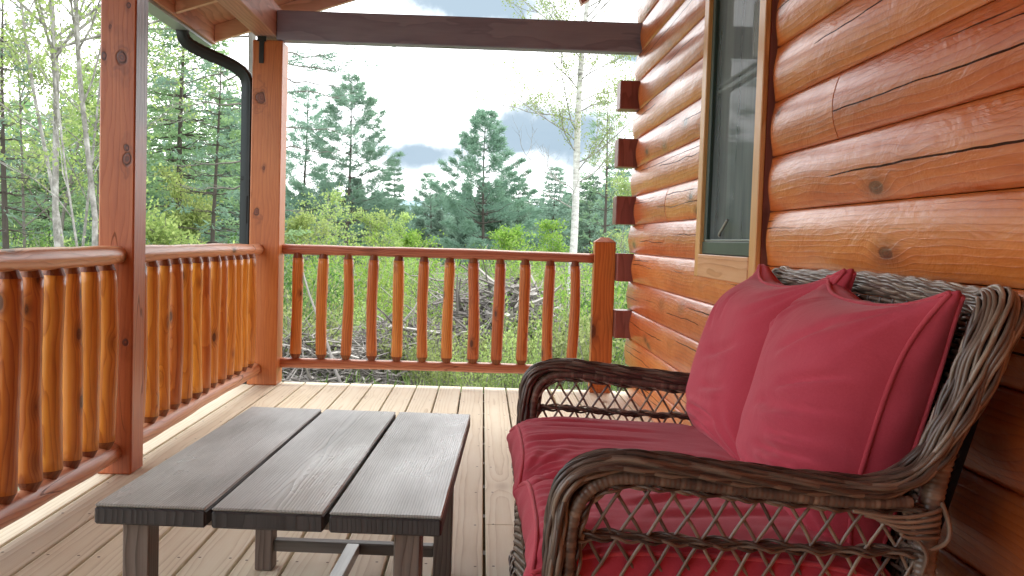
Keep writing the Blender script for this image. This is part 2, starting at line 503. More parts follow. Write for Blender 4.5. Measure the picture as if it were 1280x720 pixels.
# ------------------------------------------------------------------ DECK (structure)
deck = empty('porch_deck', (0, 2.3, 0), kind='structure')
PITCH, SEAM0 = .146, .034
mb = MB()
Y0, Y1 = -1.6, 6.18
k = -11
while SEAM0 + k * PITCH < 1.04:
    x0 = SEAM0 + k * PITCH
    joints = [Y0] + sorted(set([{1: 3.18, 0: 9, -1: 9}.get(k, 9)])) + [Y1]
    ys = [Y0] + [j for j in joints[1:-1] if j < Y1] + [Y1]
    if k % 3 == 0 and k not in (0,): ys = [Y0, .6 + (k % 2) * .8, Y1]
    if k == 0: ys = [Y0, 3.18, Y1]
    for j in range(len(ys) - 1):
        box(mb, (x0 + .0045, ys[j] + .001, -.032), (min(x0 + PITCH - .0045, 1.06), ys[j + 1] - .001 + (.004 * math.sin(k * 5.1) if j == len(ys) - 2 else 0), 0), .003)
    k += 1
mb.build('deck_boards', DECKM, deck)
mb = MB()                       # screw heads in pairs across every joist line
for k in range(-10, 7):
    for j in range(14):
        y = .33 + j * .406
        for dx in (.028, .118):
            x = SEAM0 + k * PITCH + dx + .004 * math.sin(k * 3 + j)
            th = np.linspace(0, 2 * np.pi, 7)[:-1]
            mb.add(np.stack([x + .0048 * np.cos(th), y + .0048 * np.sin(th) + .01 * math.sin(k * 1.7 + j), np.full(6, .0012)], 1), [list(range(6))])
mb.build('deck_screws', plain('rusty_screw', (.13, .08, .045), .5, .5), deck)
mb = MB()
box(mb, (-1.57, 6.12, -.24), (1.3, 6.16, -.034), .003)
box(mb, (-1.57, -1.6, -.24), (-1.53, 6.115, -.034), .003)
for j in range(19): box(mb, (-1.52, -1.5 + j * .406, -.22), (1.3, -1.46 + j * .406, -.034), 0)
for x in (-1.48, 1.2):
    for y in (-1.3, 2.3, 5.9): box(mb, (x - .07, y - .07, -1.1), (x + .07, y + .07, -.225), .003)
mb.build('deck_frame', wood('deck_frame_pine', 'Y', (.3, .22, .13), (.24, .17, .1), (.15, .1, .06), knots=.2), deck)

# ------------------------------------------------------------------ LOG WALL
SX, CH, Z0 = .965, .182, .912          # seam plane, course height, a seam height
wall = empty('log_wall', (SX, 2.3, 0), 'orange stained log house wall with rounded courses beside the loveseat', 'wall')
lr = random.Random(3)


def log_piece(zlo, y0, y1, name='log', round0=True, round1=True, sag=.022, sx=SX):
    """D-shaped log: bulges towards -X, its ends eased back"""
    mb = MB()
    n = 15
    hh = CH / 2 - .0012
    rr = (hh * hh + sag * sag) / (2 * sag)
    a0 = math.asin(hh / rr)
    ys = np.unique(np.r_[y0, y0 + .004, y0 + .012, y0 + .025, y0 + .045, np.arange(y0 + .12, y1 - .08, .12), y1 - .045, y1 - .025, y1 - .012, y1 - .004, y1])
    ph = lr.random() * 9
    V = []
    for y in ys:
        e0 = (y - y0) if round0 else 1; e1 = (y1 - y) if round1 else 1
        e = min(e0, e1, .045) / .045
        k = math.sqrt(max(0, 1 - (1 - e) ** 2))
        wob = 1 + .05 * math.sin(y * 2.1 + ph) + .03 * math.sin(y * 5.3 + ph * 2)
        for i in range(n + 1):
            th = -a0 + 2 * a0 * i / n
            bx = (rr * math.cos(th) - (rr - sag)) * wob
            bx = bx * (.15 + .85 * k) + (.004 * (1 - k))
            zz = zlo + CH / 2 + rr * math.sin(th) * (1 - .03 * (1 - k))
            V.append((sx - max(bx, 0), y, zz))
        V.append((1.16, y, zlo + CH - .001)); V.append((1.16, y, zlo + .001))
    m = n + 3
    F = []
    for j in range(len(ys) - 1):
        for i in range(m):
            a = j * m + i; b = j * m + (i + 1) % m
            F.append((a, a + m, b + m, b))
    F.append(tuple(range(m))); F.append(tuple(reversed(range((len(ys) - 1) * m, len(ys) * m))))
    mb.add(V, F)
    o = mb.build(name, LOGM, wall)
    me = o.data
    me.polygons.foreach_set('use_smooth', [len(p.vertices) == 4 and (k % m) < n for k, p in enumerate(me.polygons)])
    return o


WY0, WY1, WZ0, WZ1 = 3.186, 4.09, .938, 2.25      # window: outer casing edges along Y, opening in Z
for k in range(-5, 13):
    z = Z0 + k * CH
    blockrow = (k % 2 != 0)              # rows met by a projecting timber end
    yend = 5.985 if blockrow else 6.16
    if z + CH < -.15: continue
    if z > WZ0 - .05 and z < WZ1 - .05:
        if k == 2: segs = [(-1.6, 2.585), (2.588, WY0 - .02), (WY1 + .012, yend)]
        elif k == 1: segs = [(-1.6, WY0 - .02), (WY1 + .012, 4.93), (4.934, yend)]
        elif k == 5: segs = [(-1.6, 1.1), (1.103, WY0 - .02), (WY1 + .012, yend)]
        else: segs = [(-1.6, WY0 - .02), (WY1 + .012, yend)]
        for (a, b) in segs:
            log_piece(z, a, b, round0=(a in (WY1 + .012,)), round1=(b in (WY0 - .02, yend)))
    else:
        segs = [(-1.6, 2.17), (2.173, yend)] if k == -1 else [(-1.6, yend)]
        if k == 8: segs = [(-1.6, 3.0), (3.003, yend)]
        for (a, b) in segs: log_piece(z, a, b, round0=False, round1=(b == yend))
mb = MB(); box(mb, (1.02, 6.02, -.1), (1.5, 6.15, 3.1), 0)
box(mb, (1.165, -1.6, -.3), (1.2, 6.0, 3.1), 0)
mb.build('wall_core', ENDM, wall)
# projecting timber ends of the cross wall
for k in (-3, -1, 1, 3, 5):
    mb = MB(); z = Z0 + k * CH
    box(mb, (.838 + (.022 if k < 0 else 0), 6.0, z + .002), (1.1, 6.15, z + CH - .002), .004)
    mb.build('timber_end', ENDM, wall)

# unseen log wall added behind the viewer to block light from there
light_block_wall = empty('log_wall', (0, -.8, 0), 'added log wall behind the viewer that blocks light', 'wall')
for k in range(-5, 12):
    mb = MB(); z = Z0 + k * CH; n = 9; V = []
    for x in (-1.9, .925):
        for i in range(n): th = -1.0 + 2.0 * i / (n - 1); V.append((x, -1.28 + .03 * (math.cos(th) - math.cos(1.)) / (1 - math.cos(1.)), z + CH / 2 + (CH / 2 - .001) * math.sin(th) / math.sin(1.)))
        V += [(x, -1.4, z + CH - .001), (x, -1.4, z + .001)]
    m = n + 2
    mb.add(V, [(i, (i + 1) % m, m + (i + 1) % m, m + i) for i in range(m)] + [tuple(range(m))[::-1], tuple(range(m, 2 * m))])
    mb.build('log', LOGX, light_block_wall)

# ------------------------------------------------------------------ WINDOW
win = empty('window', (.93, (WY0 + WY1) / 2, WZ0), 'tall screened window with dark green sash and pine casing in the log wall', 'window')
CXF = .922
mb = MB(); box(mb, (CXF, WY1 - .075, WZ0 - .096), (1.05, WY1, WZ1 + .1), .003); mb.build('casing', CASM, win)
mb = MB(); box(mb, (CXF, WY0, WZ0 - .096), (CXF + .02, WY0 + .075, WZ1 + .1), .003); mb.build('casing', CASM, win)
mb = MB(); box(mb, (CXF + .0205, WY0 + .004, WZ0 - .09), (1.06, WY0 + .06, WZ1 + .09), .002)
mb.build('window_buck', ENDM, win)
mb = MB(); box(mb, (CXF - .004, WY0 + .0765, WZ0 - .094), (1.05, WY1 - .0765, WZ0), .003); mb.build('apron', SILLM, win)
mb = MB(); box(mb, (CXF, WY0 + .0765, WZ1), (1.05, WY1 - .0765, WZ1 + .1), .003); mb.build('casing', SILLM, win)
ya, yb = WY0 + .078, WY1 - .078
sash = MB()
box(sash, (.934, ya, WZ0 + .001), (.985, yb, WZ0 + .055), .004)
box(sash, (.938, ya + .001, WZ0 + .056), (.985, ya + .04, WZ1), .004)
box(sash, (.938, yb - .04, WZ0 + .056), (.985, yb - .001, WZ1), .004)
so = sash.build('sash', SASHM, win)
mb = MB(); box(mb, (.9355, ya + .04, WZ0 + .056), (.941, yb - .04, WZ0 + .062), .0015); mb.build('sash_lip', HW, win)
# insect screen and pane behind
t = NT('insect_screen')
tc = t.n('ShaderNodeTexCoord').outputs['Object']
nz = t.noise(t.v_('MULTIPLY', tc, (1, 9, .9)), 1, 3, .6, .3)
sh1 = t.bsdf(t.mix(t.mr(nz, .35, .7), (.10, .13, .14), (.22, .26, .265)), .55, None, **{'Specular IOR Level': .4})
tb = t.n('ShaderNodeBsdfTransparent')
mx = t.n('ShaderNodeMixShader'); mx.inputs[0].default_value = .4
t.t.links.new(sh1, mx.inputs[1]); t.t.links.new(tb.outputs[0], mx.inputs[2])
SCR = t.out(mx.outputs[0])
mb = MB(); mb.add([(.956, ya + .041, WZ0 + .056), (.956, yb - .041, WZ0 + .056), (.956, yb - .041, WZ1), (.956, ya + .041, WZ1)], [(0, 1, 2, 3)])
mb.build('insect_screen', SCR, win)
t = NT('window_glass')
GLS = t.out(t.bsdf((.012, .016, .018), .04, None, **{'Specular IOR Level': .9}))
mb = MB(); mb.add([(.975, ya + .041, WZ0 + .056), (.975, yb - .041, WZ0 + .056), (.975, yb - .041, WZ1), (.975, ya + .041, WZ1)], [(0, 1, 2, 3)])
mb.build('pane', GLS, win)
mb = MB(); box(mb, (.9585, ya + .042, 1.60), (.973, yb - .042, 1.622), .003); box(mb, (.9585, ya + .042, 1.632), (.973, yb - .042, 1.642), .003)
mb.build('meeting_rail', HW, win)
PALE = plain('pale_pane_light', (.9, .93, .92), .8, var=.2, scale=3)  # pale plates painted to stand in for bright light seen in the pane
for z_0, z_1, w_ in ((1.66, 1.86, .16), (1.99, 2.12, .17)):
    mb = MB(); box(mb, (.959, ya + .045, z_0), (.972, ya + .045 + w_, z_1), .002); mb.build('pane_light_plate', PALE, win)
mb = MB()
P = np.array([(.950, 3.77, 1.012), (.943, 3.77, 1.02), (.940, 3.70, 1.045), (.940, 3.635, 1.075)])
tube(mb, smooth_path(P, 2), .006, 8); mb.build('crank_handle', HW, win, smooth=True)

# ------------------------------------------------------------------ POSTS
def post(name, x0, x1, y0, y1, z1, label, cat='post', cap=False, mat=POSTM, bracket=False):
    e = empty(name, ((x0 + x1) / 2, (y0 + y1) / 2, 0), label, cat)
    mb = MB()
    if cap:
        box(mb, (x0, y0, 0.001), (x1, y1, z1 - .03), .003)
        o = mb.build('shaft', mat, e)
        cb = MB(); xm, ym = (x0 + x1) / 2, (y0 + y1) / 2
        s = .35
        bt = [(x0, y0), (x1, y0), (x1, y1), (x0, y1)]
        V = [(x, y, z1 - .0295) for x, y in bt] + [(xm + (x - xm) * s, ym + (y - ym) * s, z1) for x, y in bt]
        cb.add(V, [(0, 1, 5, 4), (1, 2, 6, 5), (2, 3, 7, 6), (3, 0, 4, 7), (4, 5, 6, 7), (3, 2, 1, 0)])
        cb.build('pyramid_cap', mat, e)
    else:
        box(mb, (x0, y0, 0.001), (x1, y1, z1), .006)
        mb.build('shaft', mat, e)
    return e


PC_ = (-1.3835, 6.088)
PB_ = (-1.427, 3.7675)
PL = ((.57, .18, .058), (.45, .115, .034), (.25, .052, .017))
MC = [(*(np.array(at(x, y, 6.0)) - (PC_[0], PC_[1], 0)), r) for x, y, r in ((326, 122, .030), (321, 265, .020), (330, 210, .008))]
MBK = [(*(np.array(at(x, y, 3.7)) - (PB_[0], PB_[1], 0)), r) for x, y, r in ((153, 73, .024), (130, 70, .012), (160, 200, .020), (162, 6, .009), (138, 33, .006), (157, 428, .013), (158, 185, .012))]
POSTC = wood('corner_post_stain', 'Z', *PL, rough=.42, ring=55, warp=.05, knots=.25, knot_scale=5., knot_col=(.07, .02, .012), off=(.1, .12), checks=.4, coat=.15, knot_r=.1, marks=MC, bandw=.22)
POSTB = wood('near_post_stain', 'Z', *PL, rough=.42, ring=55, warp=.05, knots=.25, knot_scale=5., knot_col=(.05, .02, .02), off=(.1, .12), checks=.5, coat=.15, knot_r=.1, marks=MBK, bandw=.22, stain=(.0675, 1.35))
pC = post('porch_post', -1.477, -1.290, 6.0, 6.176, 2.176, 'thick square corner post at the far end holding up both porch beams', mat=POSTC)
mb = MB(); box(mb, (-1.435, 5.992, 2.03), (-1.405, 5.999, 2.19), .001)
box(mb, (-1.448, 5.9915, 2.165), (-1.392, 5.9995, 2.196), .001); mb.build('strap_bracket', BLACK, pC)
post('porch_post', -1.496, -1.358, 3.70, 3.835, 2.20, 'slimmer square porch post in the near left with a big dark knot', mat=POSTB)
post('porch_post', -1.496, -1.358, 1.42, 1.555, 2.20, 'slim square porch post nearest the viewer, beyond the left edge')
POSTN = wood('newel_stain', 'Z', (.62, .19, .04), (.48, .125, .026), (.28, .06, .015), rough=.4, ring=55, warp=.05, knots=.9,
             knot_scale=6.0, knot_col=(.07, .02, .01), off=(.1, .12), coat=.2, knot_r=.14)
post('newel_post', .722, .858, 6.075, 6.17, 1.01, 'short square newel post with pyramid top beside the log wall', 'newel post', cap=True, mat=POSTN)

# ------------------------------------------------------------------ RAILINGS
def round_rail(mb, p0, p1, r, flat=1., wob=.004, seed=0):
    n = 40
    g = np.random.default_rng(seed)
    P = np.linspace(p0, p1, n)
    ph = g.random(4) * 6
    s = np.linspace(0, 1, n)
    L = np.linalg.norm(np.subtract(p1, p0))
    P[:, 2] += wob * np.sin(s * L * 2.3 + ph[0]) * .6
    rad = r * (1 + .05 * np.sin(s * L * 5 + ph[1]) + .03 * np.sin(s * L * 13 + ph[2]))
    P = np.vstack([P[:1] + (P[0] - P[1]) * .0, P]); rad = np.r_[r * .82, rad]
    P[0] -= (P[2] - P[1]) / np.linalg.norm(P[2] - P[1]) * .012
    tube(mb, P, rad, 20, w0=(0, 0, 1))
    return mb


def baluster_mesh(seed, z0, z1, r):
    g = random.Random(seed)
    zs = [z0, z0 + .006, z0 + .034, z0 + .036] + list(np.linspace(z0 + .06, z1 - .06, 14)) + [z1 - .036, z1 - .034, z1 - .006, z1]
    ph = g.random() * 6
    r = r * g.uniform(.93, 1.06)
    body = MB(); tips = (MB(), MB())
    lx, ly = g.uniform(-.008, .008), g.uniform(-.006, .006)
    P = []; rad = []
    for z in np.linspace(z0 + .034, z1 - .034, 18):
        u = (z - z0) / (z1 - z0)
        P.append((lx * math.sin(u * 4 + ph) + g.uniform(-.0008, .0008), ly * math.sin(u * 3 + ph), z)); rad.append(r * (1.0 + .035 * math.sin(u * 7 + ph) - .05 * u + g.uniform(-.012, .012)))
    tube(body, P, rad, 18, cap=True, w0=(1, 0, 0))
    b, tp = np.array(P[0]), np.array(P[-1])
    tube(tips[0], [b + (0, 0, 0.001), b - (0, 0, .004), b - (0, 0, .034)], [rad[0] * .99, rad[0] * .95, r * .56], 18, w0=(1, 0, 0))
    tube(tips[1], [tp - (0, 0, .001), tp + (0, 0, .004), tp + (0, 0, .04)], [rad[-1] * .99, rad[-1] * .95, r * .56], 18, w0=(1, 0, 0))
    return body, tips


def railing(name, loc, label, axis, rail_mat, bal_mat, topspec, botspec, positions, fixed, z0, z1, r, seed):
    e = empty(name, loc, label, 'railing')
    for nm, (p0, p1, rr) in (('top_rail', topspec), ('bottom_rail', botspec)):
        mb = MB(); round_rail(mb, p0, p1, rr, seed=seed + len(nm)); mb.build(nm, rail_mat, e, smooth=True)
    protos = []
    for i, q in enumerate(positions):
        if i < 9:
            body, tips = baluster_mesh(seed * 10 + i, z0, z1, r)
            pos = (fixed, q, 0) if axis == 'Y' else (q, fixed, 0)
            b = MB(); b.v = [v + np.array(pos) for v in body.v]; b.q = body.q; b.p = body.p; b.r = body.r; b.n = body.n
            o = b.build('baluster', bal_mat, e, smooth=True)
            o.data.polygons.foreach_set('use_smooth', [len(p.vertices) == 4 for p in o.data.polygons])
            for tp_ in tips:
                b = MB(); b.v = [v + np.array(pos) for v in tp_.v]; b.q = tp_.q; b.p = tp_.p; b.r = tp_.r; b.n = tp_.n
                b.build('tapered_end', BALE, e).parent = o
            protos.append((o, q))
        else:
            o, q0 = protos[i % 9]
            c = o.copy(); C.objects.link(c); c.parent = e
            d = (q - q0)
            c.location = (0, d, 0) if axis == 'Y' else (d, 0, 0)
            for tp in list(o.children):
                k = tp.copy(); C.objects.link(k); k.parent = c
    return e


railing('porch_railing', (-1.42, 4.9, 0), 'log railing on the left between the near post and the thick corner post', 'Y', RAILY, BALM,
        ((-1.418, 3.84, .868), (-1.418, 6.01, .868), .034), ((-1.425, 3.84, .098), (-1.425, 6.01, .104), .038),
        [3.925 + .158 * k for k in range(13)], -1.425, .13, .845, .039, 2)
railing('porch_railing', (-1.42, 2.6, 0), 'log railing running out of the photo at the left in front of the near post', 'Y', RAILY, BALM,
        ((-1.418, 1.56, .866), (-1.418, 3.71, .866), .036), ((-1.435, 1.56, .088), (-1.435, 3.71, .088), .040),
        [3.612 - .150 * k for k in range(14)], -1.43, .12, .842, .0405, 4)
railing('porch_railing', (-.28, 6.13, 0), 'log railing across the far end from the corner post to the newel post', 'X', RAILX, BALB,
        ((-1.285, 6.13, .872), (.728, 6.13, .872), .0325), ((-1.285, 6.13, .134), (.728, 6.13, .134), .032),
        [-1.193 + .1635 * k for k in range(12)], 6.13, .16, .85, .0365, 6)

# ------------------------------------------------------------------ ROOF, BEAMS, GUTTER
roof = empty('porch_roof', (0, 2.4, 2.3), 'wooden porch roof with exposed rafters above the left railing', 'roof')
mb = MB(); box(mb, (-1.331, 6.002, 2.181), (.985, 6.11, 2.364), .004); box(mb, (-1.288, 6.0, 2.178), (.97, 6.001, 2.180), 0)
mb.build('end_beam', BEAMX, roof)
mb = MB(); box(mb, (-1.468, -1.6, 2.203), (-1.333, 6.176, 2.405), .004); mb.build('side_beam', BEAMY, roof)
mb = MB(); box(mb, (-1.52, -1.6, 2.262), (-1.4695, 6.34, 2.30), .003); mb.build('frieze_board', RAFTM, roof)
EX, EZ, SL = -1.82, 2.225, .335


def roofz(x): return EZ + (x - EX) * SL


def slab(mb, x0, x1, y0, y1, d0, d1, bev=0):
    V = []
    for (x, d) in ((x0, d0), (x1, d0), (x1, d1), (x0, d1)):
        for y in (y0, y1): V.append((x, y, roofz(x) + d))
    mb.add(V, [(0, 1, 3, 2), (2, 3, 5, 4), (4, 5, 7, 6), (6, 7, 1, 0), (0, 2, 4, 6), (1, 7, 5, 3)])


mb = MB(); slab(mb, EX, 1.6, -1.6, 6.40, .11, .13); mb.build('roof_boards', SOFM, roof)
for y in (6.36, 5.56, 4.76, 3.96, 3.16, 2.36, 1.56, .76, -.04, -.84):
    mb = MB(); slab(mb, EX + .002, 1.6, y, y + .038, 0, .108); mb.build('rafter', RAFTM if y < 6.3 else RAFTM, roof)
mb = MB(); box(mb, (EX - .02, -1.6, EZ - .012), (EX, 6.40, EZ + .125), .002); mb.build('fascia_board', SOFM, roof)
t = NT('roof_shingles'); tc = t.n('ShaderNodeTexCoord').outputs['Object']
ROOFT = t.out(t.bsdf(t.mix(t.noise(tc, 20, 3), (.03, .03, .03), (.08, .075, .07)), .9))
mb = MB(); slab(mb, EX - .04, 1.62, -1.6, 6.44, .132, .145); mb.build('shingles', ROOFT, roof)
# tip of a brace hanging under the gable
mb = MB()
p = at(727, 6, 6.3); q = at(722, -8, 6.3); r_ = at(748, -8, 6.3)
V = []
for yy in (6.27, 6.35): V += [(p[0], yy, p[2]), (q[0], yy, q[2]), (q[0], yy, 3.0), (r_[0], yy, 3.0), (r_[0], yy, r_[2])]
mb.add(V, [(0, 1, 2, 3, 4), (9, 8, 7, 6, 5), (0, 5, 6, 1), (1, 6, 7, 2), (2, 7, 8, 3), (3, 8, 9, 4), (4, 9, 5, 0)])
mb.build('gable_brace', SOFM, roof)

gut = empty('gutter', (EX - .08, 2.4, 2.25), 'grey metal gutter along the eave of the porch roof', 'gutter')
mb = MB()
prof = [(-.021, 2.335), (-.021, 2.196), (-.115, 2.196), (-.155, 2.25), (-.155, 2.34), (-.147, 2.34), (-.147, 2.254), (-.11, 2.206), (-.03, 2.206), (-.03, 2.335)]
V = []; n = len(prof)
for y in (-1.6, 6.38): V += [(EX + a, y, z) for a, z in prof]
mb.add(V, [(i, (i + 1) % n, n + (i + 1) % n, n + i) for i in range(n)])
mb.add([(EX - .021, 6.382, 2.335), (EX - .021, 6.382, 2.196), (EX - .115, 6.382, 2.196), (EX - .155, 6.382, 2.25), (EX - .155, 6.382, 2.34)], [(0, 1, 2, 3, 4)])
mb.build('trough', GUTM, gut)
# downspout: swept rounded rectangle with fluting
ds = empty('downspout', (-1.52, 6.07, -.7), 'black metal downspout curving from the gutter down beside the corner post', 'downspout')
pa = at(229, 18, 5.95)
gx = EX - .07
path = [(gx, 5.92, 2.25), (gx, 5.92, 2.20), (gx + .004, 5.925, 2.17)]
pts = smooth_path([(gx, 5.92, 2.26), (gx, 5.92, 2.14), (gx + .10, 5.97, 2.085), (-1.60, 6.04, 2.02), (-1.518, 6.06, 1.95), (-1.515, 6.06, 1.83), (-1.512, 6.06, -.75)], 3)
pts, s = resample(pts[:-1], .02)
pts = np.vstack([pts, [(-1.512, 6.06, z) for z in np.linspace(1.2, -.72, 12)]])
T, W, N = frames(pts, (1, .0, 0))
mb = MB()
th = np.linspace(0, 2 * np.pi, 33)[:-1]
ca, sa = np.cos(th), np.sin(th)
rx = .036 * np.sign(ca) * np.abs(ca) ** .5 * (1 + .05 * np.cos(th * 8)); ry = .030 * np.sign(sa) * np.abs(sa) ** .5 * (1 + .05 * np.cos(th * 8))
cor = np.ones(len(pts))
for i, p in enumerate(pts):
    if p[2] > 1.8 and (p[2] > 2.06 or p[2] < 2.0): cor[i] = 1 + .06 * (i % 2)
V = pts[:, None, :] + (rx[None, :, None] * W[:, None, :] + ry[None, :, None] * N[:, None, :]) * cor[:, None, None]
m = 32; i = np.arange(len(pts) - 1)[:, None]; j = np.arange(m)[None, :]
mb.add(V.reshape(-1, 3), np.stack([i * m + j, i * m + (j + 1) % m, (i + 1) * m + (j + 1) % m, (i + 1) * m + j], -1).reshape(-1, 4))
mb.build('spout_pipe', BLACK, ds, smooth=True)
mb = MB(); box(mb, (-1.548, 6.03, 1.30), (-1.478, 6.094, 1.325), .002); mb.build('wall_strap', BLACK, ds)

# ------------------------------------------------------------------ COFFEE TABLE
tab = empty('coffee_table', (-.362, 2.236, 0), 'low coffee table with three wide grey brown planks and dark edges', 'coffee table')
tw, tl, tz, th_ = .645, 1.03, .46, .038
pw = (tw - .02) / 3
for k in range(3):
    x0 = -tw / 2 + k * (pw + .01)
    mb = MB(); mb2 = MB()
    m4 = Matrix.Translation((-.362, 2.236, 0))
    box(mb, (x0, -tl / 2 + .002, tz - .006), (x0 + pw, tl / 2 - .002, tz), .003, mat=m4)
    o = mb.build('plank', TABM, tab)
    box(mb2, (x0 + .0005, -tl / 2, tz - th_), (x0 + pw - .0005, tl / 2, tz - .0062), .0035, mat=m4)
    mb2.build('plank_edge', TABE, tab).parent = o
for sx in (-1, 1):
    for sy in (-1, 1):
        mb = MB(); cx, cy = sx * (tw / 2 - .066), sy * (tl / 2 - .058)
        box(mb, (cx - .0255, cy - .026, 0.001), (cx + .0255, cy + .026, tz - th_ - .001), .003, mat=m4); mb.build('leg', LEGM, tab)
for sy in (-1, 1):
    cy = sy * (tl / 2 - .058)
    mb = MB(); box(mb, (-(tw / 2 - .093), cy - .016, .055), ((tw / 2 - .093), cy + .016, .088), .002, mat=m4); mb.build('stretcher', STRM, tab)
    mb = MB(); box(mb, (-(tw / 2 - .03), cy - .02, tz - th_ - .022), ((tw / 2 - .03), cy + .02, tz - th_ - .0015), .002, mat=Matrix.Translation((-.362, 2.236 - sy * .048, 0))); mb.build('cleat', LEGM, tab)
mb = MB(); box(mb, (-.018, -(tl / 2 - .075), .056), (.018, tl / 2 - .075, .0875), .002, mat=m4); mb.build('stretcher', TABM, tab)
tab.rotation_euler = (0, 0, R(-2.2))

# ------------------------------------------------------------------ LOVESEAT
YN, YF = 1.548, 2.748
YM = (YN + YF) / 2
love = empty('wicker_loveseat', (.5, YM, 0), 'brown resin wicker loveseat with open lattice arms against the log wall', 'loveseat')
# path of the braided rim in the X-Z plane, front foot -> arm -> up the side of the back
arm2d = [(.140, .02), (.136, .30), (.134, .48), (.142, .572), (.190, .606), (.262, .612), (.40, .597), (.54, .584), (.64, .576), (.705, .586), (.752, .622), (.795, .70), (.832, .79), (.858, .86)]
nearp = [(x, YN, z) for x, z in arm2d]
farp = [(x, YF, z) for x, z in arm2d]
rim = nearp + [(.872, YN + .015, .885), (.874, YN + .07, .888)] + [(.874 + .01 * math.sin(math.pi * u), YN + .07 + (YF - YN - .14) * u, .888 + .012 * math.sin(math.pi * u)) for u in (.2, .4, .6, .8)] + [(.874, YF - .07, .888), (.872, YF - .015, .885)] + farp[::-1]
rimP, rimS = resample(smooth_path(rim, 3), .011)
RT, RW, RN = frames(rimP, (0, 1, 0))


def braid(mb, P, W, N, S, a, b, n, rs, lam, amp, g, lo=0., hi=2 * math.pi, sides=6, da=.6, vary=0.):
    da = np.asarray(da)
    for i in range(n):
        ph0 = lo + (hi - lo) * (i + .5) / n
        rn = g.random()
        if not np.isscalar(vary): rn = np.repeat(np.clip(rn * .75 + vary, 0, 1), sides)
        ps = (i % 3) * 2 * math.pi / 3 + g.uniform(-.3, .3)
        wv = 2 * np.pi * S / (lam * g.uniform(.92, 1.08)) + ps
        phi = ph0 + (hi - lo) / n * da * np.sin(wv)
        k = 1 + amp * np.cos(wv)
        aa = np.broadcast_to(a, len(P)); bb = np.broadcast_to(b, len(P))
        Q = P + (np.cos(phi) * aa * k)[:, None] * W + (np.sin(phi) * bb * k)[:, None] * N
        tube(mb, Q, rs * (1 + .0 * S), sides, rnd=rn)


g = random.Random(11)
u = rimS / rimS[-1]
# wider on the sides of the back, narrower on the legs
zc = rimP[:, 2]
wing = np.clip((zc - .60) / .2, 0, 1)
a_ = .033 + .002 * wing; b_ = .0145 + .0185 * wing
topm = np.clip(np.minimum(rimP[:, 1] - YN - .02, YF - .02 - rimP[:, 1]) / .06, 0, 1)
a_ = a_ * (1 - topm) + .021 * topm; b_ = b_ * (1 - topm) + .019 * topm
rim_mb = MB()
braid(rim_mb, rimP, RW, RN, rimS, a_, b_, 30, .0042, .13, .18 - .08 * wing, g, vary=.30 * wing, da=.6 - .2 * wing)
rim_o = rim_mb.build('braided_rim', WICK, love, smooth=True)
mb = MB()
th = np.linspace(0, 2 * np.pi, 17)[:-1]
V = rimP[:, None, :] + (np.cos(th)[None, :, None] * (a_ * .82)[:, None, None] * RW[:, None, :] + np.sin(th)[None, :, None] * (b_ * .8)[:, None, None] * RN[:, None, :])
m = 16; i = np.arange(len(rimP) - 1)[:, None]; j = np.arange(m)[None, :]
mb.add(V.reshape(-1, 3), np.stack([i * m + j, i * m + (j + 1) % m, (i + 1) * m + (j + 1) % m, (i + 1) * m + j], -1).reshape(-1, 4), .2)
mb.build('rim_core', WICKD, love, smooth=True).parent = rim_o


def wrapped(mb, P, r, pitch=.0085, sides=10, rnd=.35):
    """tube whose surface is a row of wraps"""
    Pr, s = resample(P, pitch / 4)
    rad = r * (1 + .10 * np.abs(np.sin(np.pi * s / pitch)) - .03)
    rr = np.repeat(np.clip(rnd + .16 * np.random.default_rng(5).normal(size=len(s) // 4 + 2), 0, 1), 4)[:len(s)]
    rn = np.repeat(rr, sides)
    tube(mb, Pr, rad, sides, rnd=.5, cap=True)
    mb.r[-1] = rn


